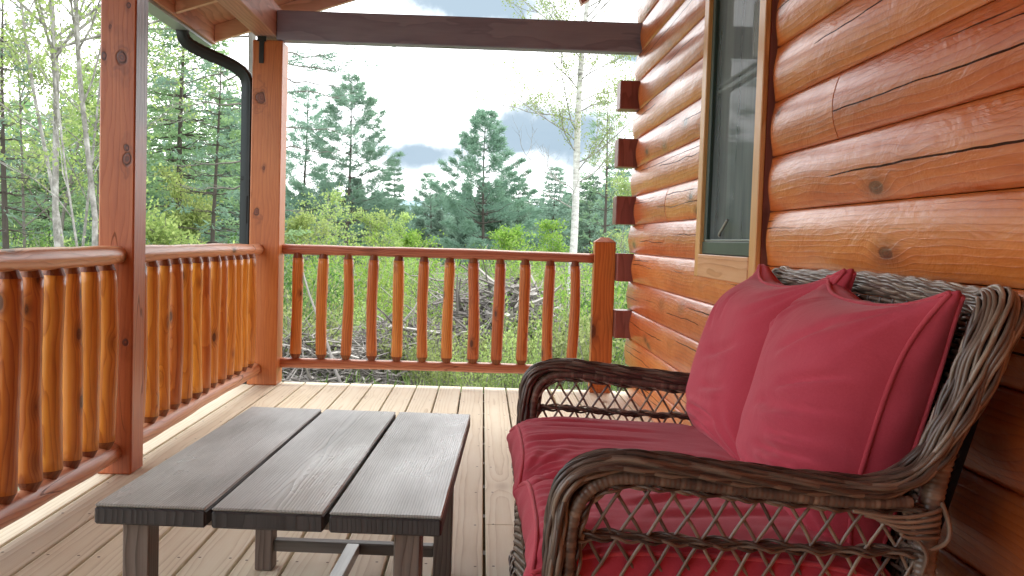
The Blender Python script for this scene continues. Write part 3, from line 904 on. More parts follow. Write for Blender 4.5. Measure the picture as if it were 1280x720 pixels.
for yc, nm, sgn in ((YN, 'near', -1), (YF, 'far', -1)):
    arm = None
    # wrapped frame tube inside the bend
    in2d = [(.160, .03), (.157, .30), (.156, .46), (.165, .545), (.207, .583), (.27, .589), (.40, .575), (.54, .563), (.64, .555), (.72, .560)]
    mb = MB()
    for dy in (-.020, .020):
        P = smooth_path([(x, yc + dy, z) for x, z in in2d], 3)
        wrapped(mb, P, .0105, rnd=.5)
    arm = mb.build('wrapped_arm_frame', WICK, love, smooth=True)
    # thin border braid that the lattice hangs from
    b2 = [(.174, .14), (.172, .30), (.172, .46), (.180, .532), (.216, .568), (.27, .574), (.40, .560), (.54, .548), (.64, .541), (.745, .546)]
    mb = MB()
    P, S = resample(smooth_path([(x, yc, z) for x, z in b2], 3), .010)
    T, W, N = frames(P, (0, 1, 0))
    braid(mb, P, W, N, S, .016, .0045, 6, .0031, .075, .5, g)
    mb.build('border_braid', WICK, love, smooth=True)
    # lower braid
    mb = MB()
    P, S = resample(smooth_path([(.172, yc, .482), (.22, yc, .486), (.40, yc, .476), (.60, yc, .470), (.755, yc, .470)], 3), .010)
    T, W, N = frames(P, (0, 1, 0))
    braid(mb, P, W, N, S, .012, .0065, 6, .0031, .085, .5, g)
    tube(mb, P, .0045, 6, .1)
    mb.build('lower_braid', WICK, love, smooth=True)
    # lattice
    mb = MB()
    zt = lambda x: np.interp(x, [.15, .176, .19, .215, .27, .40, .54, .64, .76], [.3, .50, .54, .566, .572, .558, .546, .539, .545])
    zl = lambda x: np.interp(x, [.17, .22, .40, .60, .76], [.482, .486, .476, .470, .470])
    pit = .047
    for fam in (1, -1):
        for q in range(-9, 20):
            xs = .19 + q * pit + (0.004 if fam > 0 else -.004)
            pts = []
            # runs from the top border down past the lower braid to the base rail
            run = .047 / .078
            x_top = xs; ztop = zt(min(max(xs, .15), .76))
            zz = np.linspace(0.580, .12, 48)
            xx = xs + fam * (0.55 - zz) * run
            wv = .0022 * np.cos((xx - .19) / pit * np.pi * 1.0 + q * np.pi + (0 if fam > 0 else np.pi))
            X = xx + .0012 * np.sin(zz * 60 + q * 3 + g.random())
            ok = (xx > .172) & (xx < .748)
            ok &= zz < np.array([zt(min(max(v, .15), .76)) + .004 for v in xx])
            idx = np.where(ok)[0]
            if len(idx) < 4: continue
            Q = np.stack([X[idx], yc + fam * .0028 + wv[idx], zz[idx]], 1)
            tube(mb, Q, .0031, 6, rnd=.35 + .6 * g.random())
    mb.build('lattice', WICK, love, smooth=True)
    # back leg, spiral wrapped
    mb = MB()
    wrapped(mb, smooth_path([(.785, yc, .66), (.765, yc, .58), (.757, yc, .50), (.75, yc, .30), (.755, yc, .002)], 3), .019, .010, 12, .55)
    mb.build('leg', WICK, love, smooth=True)
    # binding strands around the joint
    mb = MB()
    for q in range(5):
        P = smooth_path([(.62 + .02 * q, yc - .030, .545 - .006 * q), (.70, yc - .036, .535 - .008 * q), (.765, yc - .030, .548 - .011 * q), (.778, yc, .55 - .013 * q), (.765, yc + .03, .548 - .011 * q)], 3)
        tube(mb, P, .0036, 6, rnd=.35 + .5 * g.random())
    P = smooth_path([(.745, yc - .012, .475), (.782, yc - .024, .49), (.788, yc - .02, .52), (.772, yc - .018, .56)], 3)
    tube(mb, P, .0042, 6, rnd=.8)
    P = smooth_path([(.70, yc - .012, .53), (.73, yc - .024, .50), (.75, yc - .028, .475), (.745, yc - .02, .44)], 3)
    tube(mb, P, .0036, 6, rnd=.6)
    mb.build('joint_binding', WICK, love, smooth=True)
    # base rail of the arm panel
    mb = MB(); wrapped(mb, [(.15, yc, .11), (.45, yc, .11), (.75, yc, .11)], .014); mb.build('base_rail', WICK, love, smooth=True)


def weave(mb, O, U, V_, nu, nv, du, dv, r=.0035, amp=.0035, g=g, stake=True):
    """basket weave: weavers run along U, stakes along V_; N is the out direction"""
    O = np.array(O, float); U = np.array(U, float); V_ = np.array(V_, float)
    N = np.cross(U, V_); N /= np.linalg.norm(N)
    if stake:
        for i in range(nu + 1):
            P = [O + U * du * i + V_ * dv * k for k in np.linspace(0, nv, 12)]
            tube(mb, P, .0032, 5, rnd=.3 + .3 * g.random(), cap=False)
    for k in range(nv):
        s = np.arange(0, nu * 4 + 1) / 4.
        z = amp * 1.5 * np.cos(np.pi * s + np.pi * (k % 2))
        P = O[None, :] + U[None, :] * (du * s)[:, None] + V_[None, :] * (dv * (k + .5)) + N[None, :] * z[:, None]
        tube(mb, P, r, 6, rnd=.2 + .6 * g.random(), cap=False)


# woven back panel
lean = np.array([.862 - .70, 0, .878 - .30]); lean /= np.linalg.norm(lean)
mb = MB()
weave(mb, (.715, YN + .02, .30), (0, 1, 0), lean, 36, 56, (YF - YN - .04) / 36, .0106, .0047, .0035)
mb.build('woven_back', WICK, love, smooth=True)
mb = MB()
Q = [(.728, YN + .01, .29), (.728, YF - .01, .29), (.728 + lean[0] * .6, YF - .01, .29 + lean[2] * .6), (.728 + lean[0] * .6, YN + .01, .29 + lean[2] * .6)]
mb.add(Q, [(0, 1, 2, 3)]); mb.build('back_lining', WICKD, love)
# woven front skirt
mb = MB()
weave(mb, (.124, YF - .035, .05), (0, -1, 0), (0, 0, 1), 34, 27, (YF - YN - .07) / 34, .0098, .0044, .0032)
mb.build('woven_skirt', WICK, love, smooth=True)
mb = MB(); box(mb, (.135, YN + .03, .05), (.15, YF - .03, .325), .002); box(mb, (.15, YN + .02, .30), (.75, YF - .02, .325), .002); mb.build('seat_deck', WICKD, love)
mb = MB()
P, S = resample([(.118, YF - .02, .325), (.118, YN + .02, .325)], .01); T, W, N = frames(P, (0, 0, 1))
braid(mb, P, W, N, S, .013, .010, 8, .004, .09, .25, g)
P, S = resample([(.118, YF - .02, .045), (.118, YN + .02, .045)], .01)
braid(mb, P, W, N, S, .013, .010, 8, .004, .09, .25, g)
mb.build('skirt_braid', WICK, love, smooth=True)


# ------------------------------------------------------------------ CUSHIONS
def cushion(name, a, b, te, bulge, mat4, label, cat, group, mat, ear=.04, folds=(), corner_w=.005, front_lines=None, seed=0, concave=.06, sag=None, stiff=.42, backb=.5, boxb=.01):
    """a,b half sizes, te half thickness at the seam, bulge extra at the middle; local axes u,v,w"""
    gg = np.random.default_rng(seed)
    N = 72
    lin = np.linspace(-1, 1, N + 1)
    u = np.sign(lin) * np.abs(lin) ** .85
    U, V = np.meshgrid(u, u, indexing='ij')

    def outline(U, V):
        x = a * U * (1 - concave * (1 - V ** 2) * (.6 + .4 * U ** 2)) + ear * a * np.sign(U) * (np.abs(U) ** 6) * (np.abs(V) ** 6)
        y = b * V * (1 - concave * (1 - U ** 2) * (.6 + .4 * V ** 2)) + ear * b * np.sign(V) * (np.abs(V) ** 6) * (np.abs(U) ** 6)
        return x, y

    def edge_t(U, V):        # boxing thinner at the corners
        return te * (1 - .72 * (np.abs(U) ** 4) * (np.abs(V) ** 4))

    def height(U, V, front):
        h = np.clip((1 - U ** 4) * (1 - V ** 4), 0, 1) ** stiff
        w = edge_t(U, V) + bulge * (1 if front else backb) * h * (1 + .06 * np.sin(U * 3 + seed) * np.cos(V * 2.3))
        if front:
            for (cu, cv) in ((1, 1), (1, -1), (-1, 1), (-1, -1)):
                du, dv = U - cu, V - cv
                d = np.sqrt(du ** 2 + dv ** 2); an = np.arctan2(dv, du)
                ph = gg.random() * 6
                w = w + corner_w * np.sin(an * 15 + ph + 2.5 * np.sin(d * 4)) * np.exp(-(d / .55) ** 2) * np.clip(d / .12, 0, 1) * h ** .3
            for (u0, v0, ang, ln, am, wd) in folds:
                c, s_ = math.cos(ang), math.sin(ang)
                p = (U - u0) * c + (V - v0) * s_; q = -(U - u0) * s_ + (V - v0) * c + .10 * p * p
                fall = np.exp(-(p / ln) ** 4)
                w = w + am * (-np.exp(-(q / wd) ** 2) + .55 * np.exp(-((q - wd * 1.7) / (wd * 1.1)) ** 2)) * fall * np.clip(h * 2, 0, 1)
            if front_lines:
                e_, am, fr = front_lines       # gathers running in from the u=-1 edge
                d = (U + 1)
                w = w + am * (np.sin(V * fr + 2 * np.sin(V * 5) + d * 2.5 * np.sin(V * 9)) + .6 * np.sin(V * fr * 1.9 + 1 + d * 3)) * np.exp(-(d / e_) ** 2) * np.clip(d / .05, 0, 1)
            if sag is not None:
                w = w - sag * h * np.exp(-((V / .6) ** 2 + (U / .6) ** 2))
        return w

    mb = MB()
    idx = lambda k: k
    X, Y_ = outline(U, V)
    Wf = height(U, V, True); Wb = -height(U, V, False)
    n1 = N + 1
    i, j = np.meshgrid(np.arange(N), np.arange(N), indexing='ij')
    q = np.stack([i * n1 + j, (i + 1) * n1 + j, (i + 1) * n1 + j + 1, i * n1 + j + 1], -1).reshape(-1, 4)
    tf = lambda A: (np.c_[A.reshape(-1, 3), np.ones(len(A.reshape(-1, 3)))] @ np.array(mat4).T)[:, :3]
    # boxing strip around
    ring = [(-1 + 2 * k / N, -1) for k in range(N)] + [(1, -1 + 2 * k / N) for k in range(N)] + [(1 - 2 * k / N, 1) for k in range(N)] + [(-1, 1 - 2 * k / N) for k in range(N)]
    ring = np.array(ring); ring = np.sign(ring) * np.abs(ring) ** .85
    ru, rv = ring[:, 0], ring[:, 1]
    rx_, ry_ = outline(ru, rv); et = edge_t(ru, rv)
    cx_ = np.stack([rx_, ry_], 1)
    nr = np.roll(cx_, -1, 0) - np.roll(cx_, 1, 0); nr = np.stack([nr[:, 1], -nr[:, 0]], 1); nr /= np.linalg.norm(nr, axis=1)[:, None] + 1e-9
    strip = []
    K = 7
    for k in range(K + 1):
        s_ = k / K
        bul = boxb * math.sin(math.pi * s_) + .0
        wob = .0025 * np.sin(np.arange(len(ru)) * .35 + seed + 2 * s_)
        strip.append(np.stack([rx_ + nr[:, 0] * (bul + wob * math.sin(math.pi * s_)), ry_ + nr[:, 1] * (bul + wob * math.sin(math.pi * s_)), et * (1 - 2 * s_)], 1))
    m = len(ru)
    # all sheets joined into one surface through a bmesh weld
    mb.add(tf(np.stack([X, Y_, Wf], -1)), q)
    mb.add(tf(np.stack([X, Y_, Wb], -1)), q[:, ::-1].copy())
    ii, jj = np.meshgrid(np.arange(K), np.arange(m), indexing='ij')
    sq = np.stack([ii * m + jj, (ii + 1) * m + jj, (ii + 1) * m + (jj + 1) % m, ii * m + (jj + 1) % m], -1).reshape(-1, 4)
    mb.add(tf(np.array(strip)), sq)
    ctr = tf(np.array([[0, 0, 0.]]))[0]
    e = empty(name, (float(ctr[0]), float(ctr[1]), float(ctr[2])), label, cat, group)
    o = mb.build('cover', mat, e, smooth=True)
    bm = bmesh.new(); bm.from_mesh(o.data); bmesh.ops.remove_doubles(bm, verts=bm.verts, dist=.0004)
    bmesh.ops.recalc_face_normals(bm, faces=bm.faces); bm.to_mesh(o.data); bm.free()
    for sg in (1, -1):
        pm = MB()
        P = np.stack([rx_ + nr[:, 0] * .001, ry_ + nr[:, 1] * .001, sg * et], 1)
        P = np.vstack([P, P[:2]])
        P = smooth_path(P, 1)
        tube(pm, tf(P), .0048, 8)
        pm.build('piping', REDP, e, smooth=True)
    return e


def basis(o, u, v, w):
    u, v, w = [np.array(k, float) / np.linalg.norm(k) for k in (u, v, w)]
    m = np.eye(4); m[:3, 0] = u; m[:3, 1] = v; m[:3, 2] = w; m[:3, 3] = o
    return m


# back pillows: v runs up the lean, w points at the sitter (-X)
up = np.array([.125, 0, .47]); up /= np.linalg.norm(up)
out = np.array([-up[2], 0, up[0]])
GP = 'red back pillows on the loveseat'
folds_n = [(-.55, -.05, 2.9, .38, .011, .035), (-.6, .22, 2.75, .3, .009, .035), (-.5, -.42, 3.0, .34, .010, .04), (-.25, -.05, 2.9, .3, .006, .04), (-.6, -.25, 2.95, .25, .008, .03), (.1, -.75, .15, .4, .009, .04),
           (.62, .72, 2.3, .3, .006, .04), (.45, .85, 2.0, .3, .006, .035), (-.3, .55, 2.6, .3, .006, .05)]
# u points to +Y (far), so u=-1 is the near side
cN = np.array([.745, 1.892, .640])
cF = np.array([.748, 2.415, .648])
cushion('back_pillow', .252, .240, .040, .130, basis(cN, (0, 1, .01), up, out), 'large red back pillow nearest the viewer, its dark boxed side showing', 'pillow', None, RED, ear=.14, folds=[(q[0], q[1], q[2], q[3], q[4] * 2.1, q[5]) for q in folds_n], seed=2, concave=.075, stiff=.72, backb=.1, corner_w=.007)
cushion('back_pillow', .256, .242, .040, .125, basis(cF, (-.03, 1, -.01), up, out), 'red back pillow farther away, its top corner peaking below the window', 'pillow', None, RED, ear=.17, folds=[(-.2, .1, 2.9, .4, .014, .05), (-.3, -.3, 3.0, .3, .014, .045), (0, -.8, .1, .45, .02, .045), (-.1, -.62, .0, .4, .018, .04), (.55, .7, .9, .4, .007, .05), (.2, .75, 1.2, .3, .006, .04)], seed=5, concave=.085, stiff=.72, backb=.1, corner_w=.007)
# seat cushions: u runs front (-1) to back (+1), v along +Y, w up
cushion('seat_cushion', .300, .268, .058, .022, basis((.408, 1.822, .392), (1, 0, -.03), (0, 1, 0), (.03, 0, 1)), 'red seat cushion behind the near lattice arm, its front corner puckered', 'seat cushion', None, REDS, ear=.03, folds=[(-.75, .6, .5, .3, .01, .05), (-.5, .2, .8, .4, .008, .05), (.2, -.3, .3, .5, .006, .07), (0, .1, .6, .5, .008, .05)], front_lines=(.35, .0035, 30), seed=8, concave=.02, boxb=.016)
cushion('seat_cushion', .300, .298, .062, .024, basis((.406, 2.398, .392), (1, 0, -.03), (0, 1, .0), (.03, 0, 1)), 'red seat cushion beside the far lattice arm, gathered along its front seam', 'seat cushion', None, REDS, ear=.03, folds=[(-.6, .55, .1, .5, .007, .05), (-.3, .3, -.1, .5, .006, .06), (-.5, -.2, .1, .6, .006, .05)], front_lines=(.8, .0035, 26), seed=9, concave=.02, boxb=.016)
bpy.data.objects  # keep
exec(compile(open('/workdir/env.py').read(), 'env', 'exec')) if False else None
#ENV#
# ================================================================== OUTDOORS
GZ = -.80


def gh(x, y):      # ground height
    return GZ + .10 * math.sin(x * .35 + 1) * math.sin(y * .28) + .03 * math.sin(x * 1.3 + y) + .012 * max(0, y - 30)


def haze_mix(c, h, hz=(.42, .52, .52)): return tuple(c[i] * (1 - h) + hz[i] * h for i in range(3))


t = NT('ground_earth')
pos = t.n('ShaderNodeNewGeometry').outputs['Position']
n1 = t.noise(pos, .45, 5, .6); n2 = t.noise(pos, 3.5, 5, .7); n3 = t.noise(pos, 30, 3, .6)
earth = t.ramp(n2, [(.3, (.14, .12, .10)), (.55, (.24, .215, .185)), (.75, (.36, .34, .31))])
grass = t.ramp(n3, [(.3, (.05, .09, .02)), (.7, (.12, .2, .05))])
col = t.mix(t.mr(n1, .44, .56), earth, grass)
GRM = t.out(t.bsdf(col, .95, t.bump(t.m_('ADD', n2, n3), .8, .05)))
mb = MB()
xs = np.r_[-600, -200, -80, np.arange(-30, 31, 1.), 80, 200, 600]; ys = np.r_[-400, -60, np.arange(-10, 60, 1.), 80, 120, 200, 400, 900]
XX, YY = np.meshgrid(xs, ys, indexing='ij')
ZZ = np.vectorize(lambda x, y: gh(x, min(y, 90)) if abs(x) < 100 else GZ + .012 * max(0, min(y, 90) - 30))(XX, YY)
nx, ny = XX.shape; i, j = np.meshgrid(np.arange(nx - 1), np.arange(ny - 1), indexing='ij')
mb.add(np.stack([XX, YY, ZZ], -1), np.stack([i * ny + j, (i + 1) * ny + j, (i + 1) * ny + j + 1, i * ny + j + 1], -1).reshape(-1, 4))
tag(mb.build('ground', GRM, None, smooth=True), kind='structure')
# far hill
mb = MB(); V = []; F = []
n = 80
for i in range(n + 1):
    x = -500 + 1000 * i / n
    h = 12 + 9 * math.exp(-((x + 30) / 70) ** 2) + 6 * math.exp(-((x - 190) / 80) ** 2) + 2 * math.sin(x * .06)
    V += [(x, 420, -5), (x, 430, h * .45), (x, 470, h), (x, 600, h * .8)]
for i in range(n):
    for k in range(3): F.append((i * 4 + k, (i + 1) * 4 + k, (i + 1) * 4 + k + 1, i * 4 + k + 1))
mb.add(V, F)
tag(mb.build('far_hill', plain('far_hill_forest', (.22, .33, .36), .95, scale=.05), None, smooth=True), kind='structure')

BARK = plain('grey_bark', (.17, .155, .14), .9, var=.45, scale=9, bump=.5)
BARKD = plain('dark_conifer_bark', (.075, .062, .052), .9, var=.35, scale=9, bump=.5)
t = NT('birch_bark'); tc = t.n('ShaderNodeTexCoord').outputs['Object']
b1 = t.noise(t.v_('MULTIPLY', tc, (5, 5, 16)), 1, 5, .75)
b2 = t.noise(t.v_('MULTIPLY', tc, (2, 2, 1.2)), 1, 3, .6)
b3 = t.m_('ADD', t.m_('MULTIPLY', b1, .7), t.m_('MULTIPLY', b2, .35))
BIRCH = t.out(t.bsdf(t.ramp(b3, [(.38, (.12, .11, .10)), (.46, (.48, .47, .45)), (.6, (.72, .72, .70))]), .7))
t = NT('pale_trunk_bark'); tc = t.n('ShaderNodeTexCoord').outputs['Object']
b1 = t.noise(t.v_('MULTIPLY', tc, (6, 6, 5)), 1, 4, .7)
PALEB = t.out(t.bsdf(t.ramp(b1, [(.32, (.12, .115, .10)), (.5, (.27, .26, .24)), (.68, (.5, .49, .47))]), .85))
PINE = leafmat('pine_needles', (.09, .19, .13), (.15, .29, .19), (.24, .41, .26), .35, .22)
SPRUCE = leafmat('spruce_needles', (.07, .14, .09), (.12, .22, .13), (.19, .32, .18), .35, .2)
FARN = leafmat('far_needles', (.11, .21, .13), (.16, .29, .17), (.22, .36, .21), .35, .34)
NEARN = leafmat('near_fir_needles', (.12, .22, .10), (.22, .36, .16), (.34, .49, .22), .5, .1)
GREEN = leafmat('spring_leaves', (.22, .33, .08), (.35, .47, .13), (.5, .6, .2), .55, .08)
PALEG = leafmat('pale_spring_leaves', (.22, .33, .12), (.34, .46, .18), (.46, .56, .25), .5)
SHRUB = leafmat('shrub_leaves', (.13, .26, .05), (.24, .42, .08), (.40, .56, .14), .5)
TWIG = plain('grey_twigs', (.26, .24, .225), .9, var=.4, scale=5)
DTWIG = plain('dead_conifer_twigs', (.15, .13, .12), .9, var=.4, scale=5)


def unit(v): return v / (np.linalg.norm(v, axis=-1, keepdims=True) + 1e-9)


def conifer(H, Rr, seed, style, dens=1., z0=.08, leaf=(.22, .06), trunk_r=None, nl=5, step=None):
    """returns trunk and crown meshes around the origin, base at z=0"""
    g = np.random.default_rng(seed)
    tr = MB(); cr = MB()
    trunk_r = trunk_r or H * .012
    zz = np.linspace(-.2, H, 14)
    bend = np.stack([.012 * H * np.sin(zz / H * 3 + seed), .012 * H * np.cos(zz / H * 2.3 + seed), zz], 1)
    tube(tr, bend, np.linspace(trunk_r, .01, 14), 8)
    step = step or (.66 if style in ('pine', 'cone') else .38)
    z = H * z0
    Cs, Ds, Ls, Rn = [], [], [], []
    while z < H * .985:
        tt = (z / H - z0) / (1 - z0)
        if style == 'cone': prof = (1 - tt) ** .78 * (1 if tt > .12 else .8)
        elif style == 'pine': prof = (min(1, (1 - tt) * 1.25) ** .8) * (.45 + .55 * min(1, tt * 3 + .35))
        elif style == 'bare': prof = (1 - tt) ** .7
        else: prof = (1 - tt) ** .85
        n = nl + g.integers(-1, 2)
        a0 = g.random() * 6.28
        for k in range(n):
            if style in ('pine', 'cone') and g.random() < .10: continue
            L = Rr * prof * (g.uniform(.72, 1.15) if g.random() > .12 else g.uniform(1.1, 1.35)) + .12
            an = a0 + 2 * math.pi * k / n + g.uniform(-.3, .3)
            el = {'pine': .02 + .6 * tt, 'cone': -.02 + .6 * tt, 'spruce': -.28 + .5 * tt, 'bare': -.2 + .4 * tt}[style] + g.uniform(-.12, .12)
            m = 7
            s = np.linspace(0, 1, m)
            rr_ = L * s * math.cos(el)
            hz_ = L * (s * math.sin(el) + (.26 if style in ('pine', 'cone') else .12) * s ** 2)
            base = np.array([np.interp(z, zz, bend[:, 0]), np.interp(z, zz, bend[:, 1]), z])
            wig = g.normal(size=(m, 3)) * .02 * L; wig[0] = 0
            P = base + np.stack([rr_ * math.cos(an), rr_ * math.sin(an), hz_], 1) + wig
            tube(tr, P, np.linspace(max(.006, .009 * L + .004), .003, m), 4, cap=False)
            if style == 'bare' and g.random() < .65:
                for q in range(3):
                    s0 = g.uniform(.3, .95); b = P[0] + (P[-1] - P[0]) * s0
                    d = np.array([math.cos(an + g.choice([-1, 1]) * .9), math.sin(an + g.choice([-1, 1]) * .9), -.1]) * L * .25
                    tube(tr, [b, b + d * .6, b + d], [.004, .003, .002], 3, cap=False)
                continue
            nt = max(4, int(L * (5.5 if style not in ('pine', 'cone') else 5.2) * dens + 3))
            for q in range(nt):
                s0 = 1 - g.random() ** 1.4 * (.85 if style == 'spruce' else .62)
                pb = np.array([np.interp(s0, s, P[:, c]) for c in range(3)])
                side = g.choice([-1, 1])
                ang2 = an + side * g.uniform(.3, 1.15)
                tl_ = (.30 * L * (1.15 - s0) + .18) * g.uniform(.6, 1.2)
                d = np.array([math.cos(ang2), math.sin(ang2), g.uniform(-.02, .22) if style in ('pine', 'cone') else g.uniform(-.35, .05)])
                d /= np.linalg.norm(d)
                nb = int(6 * dens) + (4 if style in ('pine', 'cone') else 2)
                f = g.random(nb)[:, None]
                cc = pb + d * tl_ * f + g.normal(size=(nb, 3)) * np.array([.045, .045, .025])
                dd = d + g.normal(size=(nb, 3)) * (.6 if style in ('pine', 'cone') else .5)
                if style in ('pine', 'cone'): dd[:, 2] += .3
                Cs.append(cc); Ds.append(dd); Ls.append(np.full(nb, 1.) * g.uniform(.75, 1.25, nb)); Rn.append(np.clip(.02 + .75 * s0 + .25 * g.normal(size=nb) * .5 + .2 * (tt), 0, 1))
        z += step * g.uniform(.75, 1.25) * (1 - .35 * tt)
    if Cs:
        Cs = np.concatenate(Cs); Ds = np.concatenate(Ds); Ls = np.concatenate(Ls); Rn = np.concatenate(Rn)
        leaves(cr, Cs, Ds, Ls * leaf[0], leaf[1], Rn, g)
    return tr, cr


def broadleaf(H, seed, lean=(0, 0), spread=.5, r0=.06, leaf=.06, nleaf=8, depth=4, start=.35, leafy=1., curve=0, lb=.26):
    g = np.random.default_rng(seed)
    tr = MB(); cr = MB(); Cs = []; Ds = []; Rn = []

    def grow(p, d, L, r, lev):
        m = 6
        P = [p]; q = p.copy(); dd = d.copy()
        for k in range(m):
            dd = dd + g.normal(size=3) * (.05 if lev == 0 else .12) + np.array([0, 0, .03 * (lev > 0)])
            if lev == 0: dd[0] += curve / m
            dd /= np.linalg.norm(dd)
            q = q + dd * L / m; P.append(q.copy())
        P = np.array(P)
        tube(tr, P, np.linspace(r, r * (.25 if lev == 0 else .4), m + 1), 7 if lev == 0 else 4 if lev == 1 else 3, cap=False)
        if lev >= depth - 1 or (lev >= 1 and L < .5):
            n = int(nleaf * leafy)
            for k in range(n):
                b = P[g.integers(1, m + 1)]
                Cs.append(b + g.normal(size=3) * .07); v = dd + g.normal(size=3) * 1.0; Ds.append(v); Rn.append(g.random())
            if lev >= depth - 1: return
        nb = {0: int(9 + H * .9), 1: 6, 2: 4}.get(lev, 3)
        for k in range(nb):
            s0 = g.uniform(start if lev == 0 else .25, 1.)
            x = s0 * m; i0 = min(int(x), m - 1); b = P[i0] + (P[i0 + 1] - P[i0]) * (x - i0)
            an = g.random() * 6.283
            w = np.array([math.cos(an), math.sin(an), 0])
            nd = dd * (.75 if lev == 0 else .6) + w * spread * g.uniform(.7, 1.3)
            nd /= np.linalg.norm(nd)
            LL = (H * lb * (1.25 - s0) + .25 if lev == 0 else L * .55) * g.uniform(.7, 1.2)
            grow(b, nd, LL, max(.0035, r * (.42 if lev == 0 else .5) * (1.2 - s0 * .6)), lev + 1)
    d0 = np.array([lean[0], lean[1], 1.]); d0 /= np.linalg.norm(d0)
    grow(np.array([0, 0, -.15]), d0, H, r0, 0)
    if Cs:
        Cs = np.array(Cs); Ds = np.array(Ds)
        leaves(cr, Cs, Ds, leaf * g.uniform(.7, 1.3, len(Cs)), leaf * .62, np.array(Rn), g)
    return tr, cr


def plant(name, parts, mats, loc, label, cat='tree', group=None, names=('trunk', 'crown')):
    e = empty(name, loc, label, cat, group)
    for mb, mt, nm in zip(parts, mats, names):
        if mb.n == 0: continue
        mb.v = [v + np.array(loc) for v in mb.v]
        mb.build(nm, mt, e)
    return e


def spot(px, Y, py_top):
    x, _, zt_ = at(px, py_top, Y)
    x0 = at(px, 330, Y)[0]
    z = gh(x0, min(Y, 90))
    return (x0, Y, z), zt_ - z


# the named conifers behind the clearing: (pixel column, top row, distance, half width px, style, needles, density, z0, label)
cons = [
    (378, 108, 52, 48, 'cone', PINE, 1.6, .12, 'slender pine immediately right of the thick corner post'),
    (432, 98, 50, 78, 'cone', PINE, 2.2, .10, 'broad tall pine with upswept limbs, largest left of the middle'),
    (490, 198, 60, 22, 'spruce', SPRUCE, 1.0, .05, 'narrow pointed spruce between the tall pine and a small round pine'),
    (537, 216, 62, 32, 'cone', PINE, 1.7, .12, 'small round-topped pine left of the central pine'),
    (603, 140, 48, 72, 'cone', PINE, 2.5, .03, 'big symmetrical pine standing alone in the middle of the view'),
    (646, 218, 56, 28, 'spruce', SPRUCE, 1.2, .05, 'dark spruce tip just right of the central pine'),
    (690, 205, 58, 34, 'spruce', FARN, 1.3, .04, 'wide soft fir left of the white birch'),
    (668, 246, 66, 26, 'spruce', FARN, 1.2, .04, 'low fir between the central pine and the wide fir'),
    (752, 128, 38, 36, 'pine', leafmat('larch_needles', (.10, .2, .10), (.17, .30, .15), (.26, .40, .2), .4, .08), .6, .25, 'thin pale green larch seen beside the timber ends'),
    (735, 215, 50, 40, 'spruce', SPRUCE, 1.2, .04, 'dark fir behind the birch, right of its trunk'),
    (458, 268, 66, 26, 'spruce', FARN, 1.1, .04, 'small hazy fir under the broad pine'),
    (556, 268, 66, 22, 'spruce', FARN, 1.1, .04, 'small hazy fir left of the foot of the central pine'),
    (768, 190, 44, 36, 'spruce', FARN, 1.1, .04, 'hazy fir half hidden by the log wall corner'),
    (404, 225, 58, 26, 'spruce', FARN, 1.0, .05, 'narrow fir between the slender and the broad pine'),
    (572, 248, 72, 22, 'spruce', FARN, 1.0, .05, 'distant fir between the round-topped pine and the central pine'),
    (515, 268, 70, 20, 'spruce', FARN, 1.0, .05, 'distant fir right of the narrow pointed spruce'),
]
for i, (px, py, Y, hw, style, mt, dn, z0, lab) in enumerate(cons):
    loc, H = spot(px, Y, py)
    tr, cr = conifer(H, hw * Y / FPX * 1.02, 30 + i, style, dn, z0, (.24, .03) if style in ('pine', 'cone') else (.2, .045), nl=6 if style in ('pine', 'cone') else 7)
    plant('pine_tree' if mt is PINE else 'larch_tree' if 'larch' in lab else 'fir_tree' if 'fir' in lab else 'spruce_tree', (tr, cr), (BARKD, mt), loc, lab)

fp = []
for i in range(3):
    tr, cr = conifer(7.5, 1.9, 300 + i, 'spruce', 1.5, .02, (.26, .07), nl=8)
    fp.append(plant('fir_tree', (tr, cr), (BARKD, FARN), (0, 0, 0), 'hazy fir in the even row of firs at the back of the clearing', 'tree', 'firs at the back of the clearing'))
gq = random.Random(8)
for i, (px, py) in enumerate(((352, 232), (368, 250), (395, 262), (420, 255), (446, 248), (474, 262), (500, 258), (524, 272), (548, 262), (566, 272), (588, 258), (628, 262), (652, 255), (672, 262), (706, 240), (722, 250), (740, 236), (757, 230), (776, 240), (790, 225), (582, 232), (624, 228), (604, 225), (405, 228), (442, 222), (468, 238), (380, 235))):
    loc, H = spot(px, gq.uniform(60, 70) if i < 20 else gq.uniform(51, 56), py)
    e = fp[i % 3] if i < 3 else copy_tree(fp[i % 3], loc)
    e.location = loc; e.rotation_euler = (0, 0, gq.random() * 6); e.scale = (H / 7.5 * gq.uniform(.85, 1.2),) * 2 + (H / 7.5,)

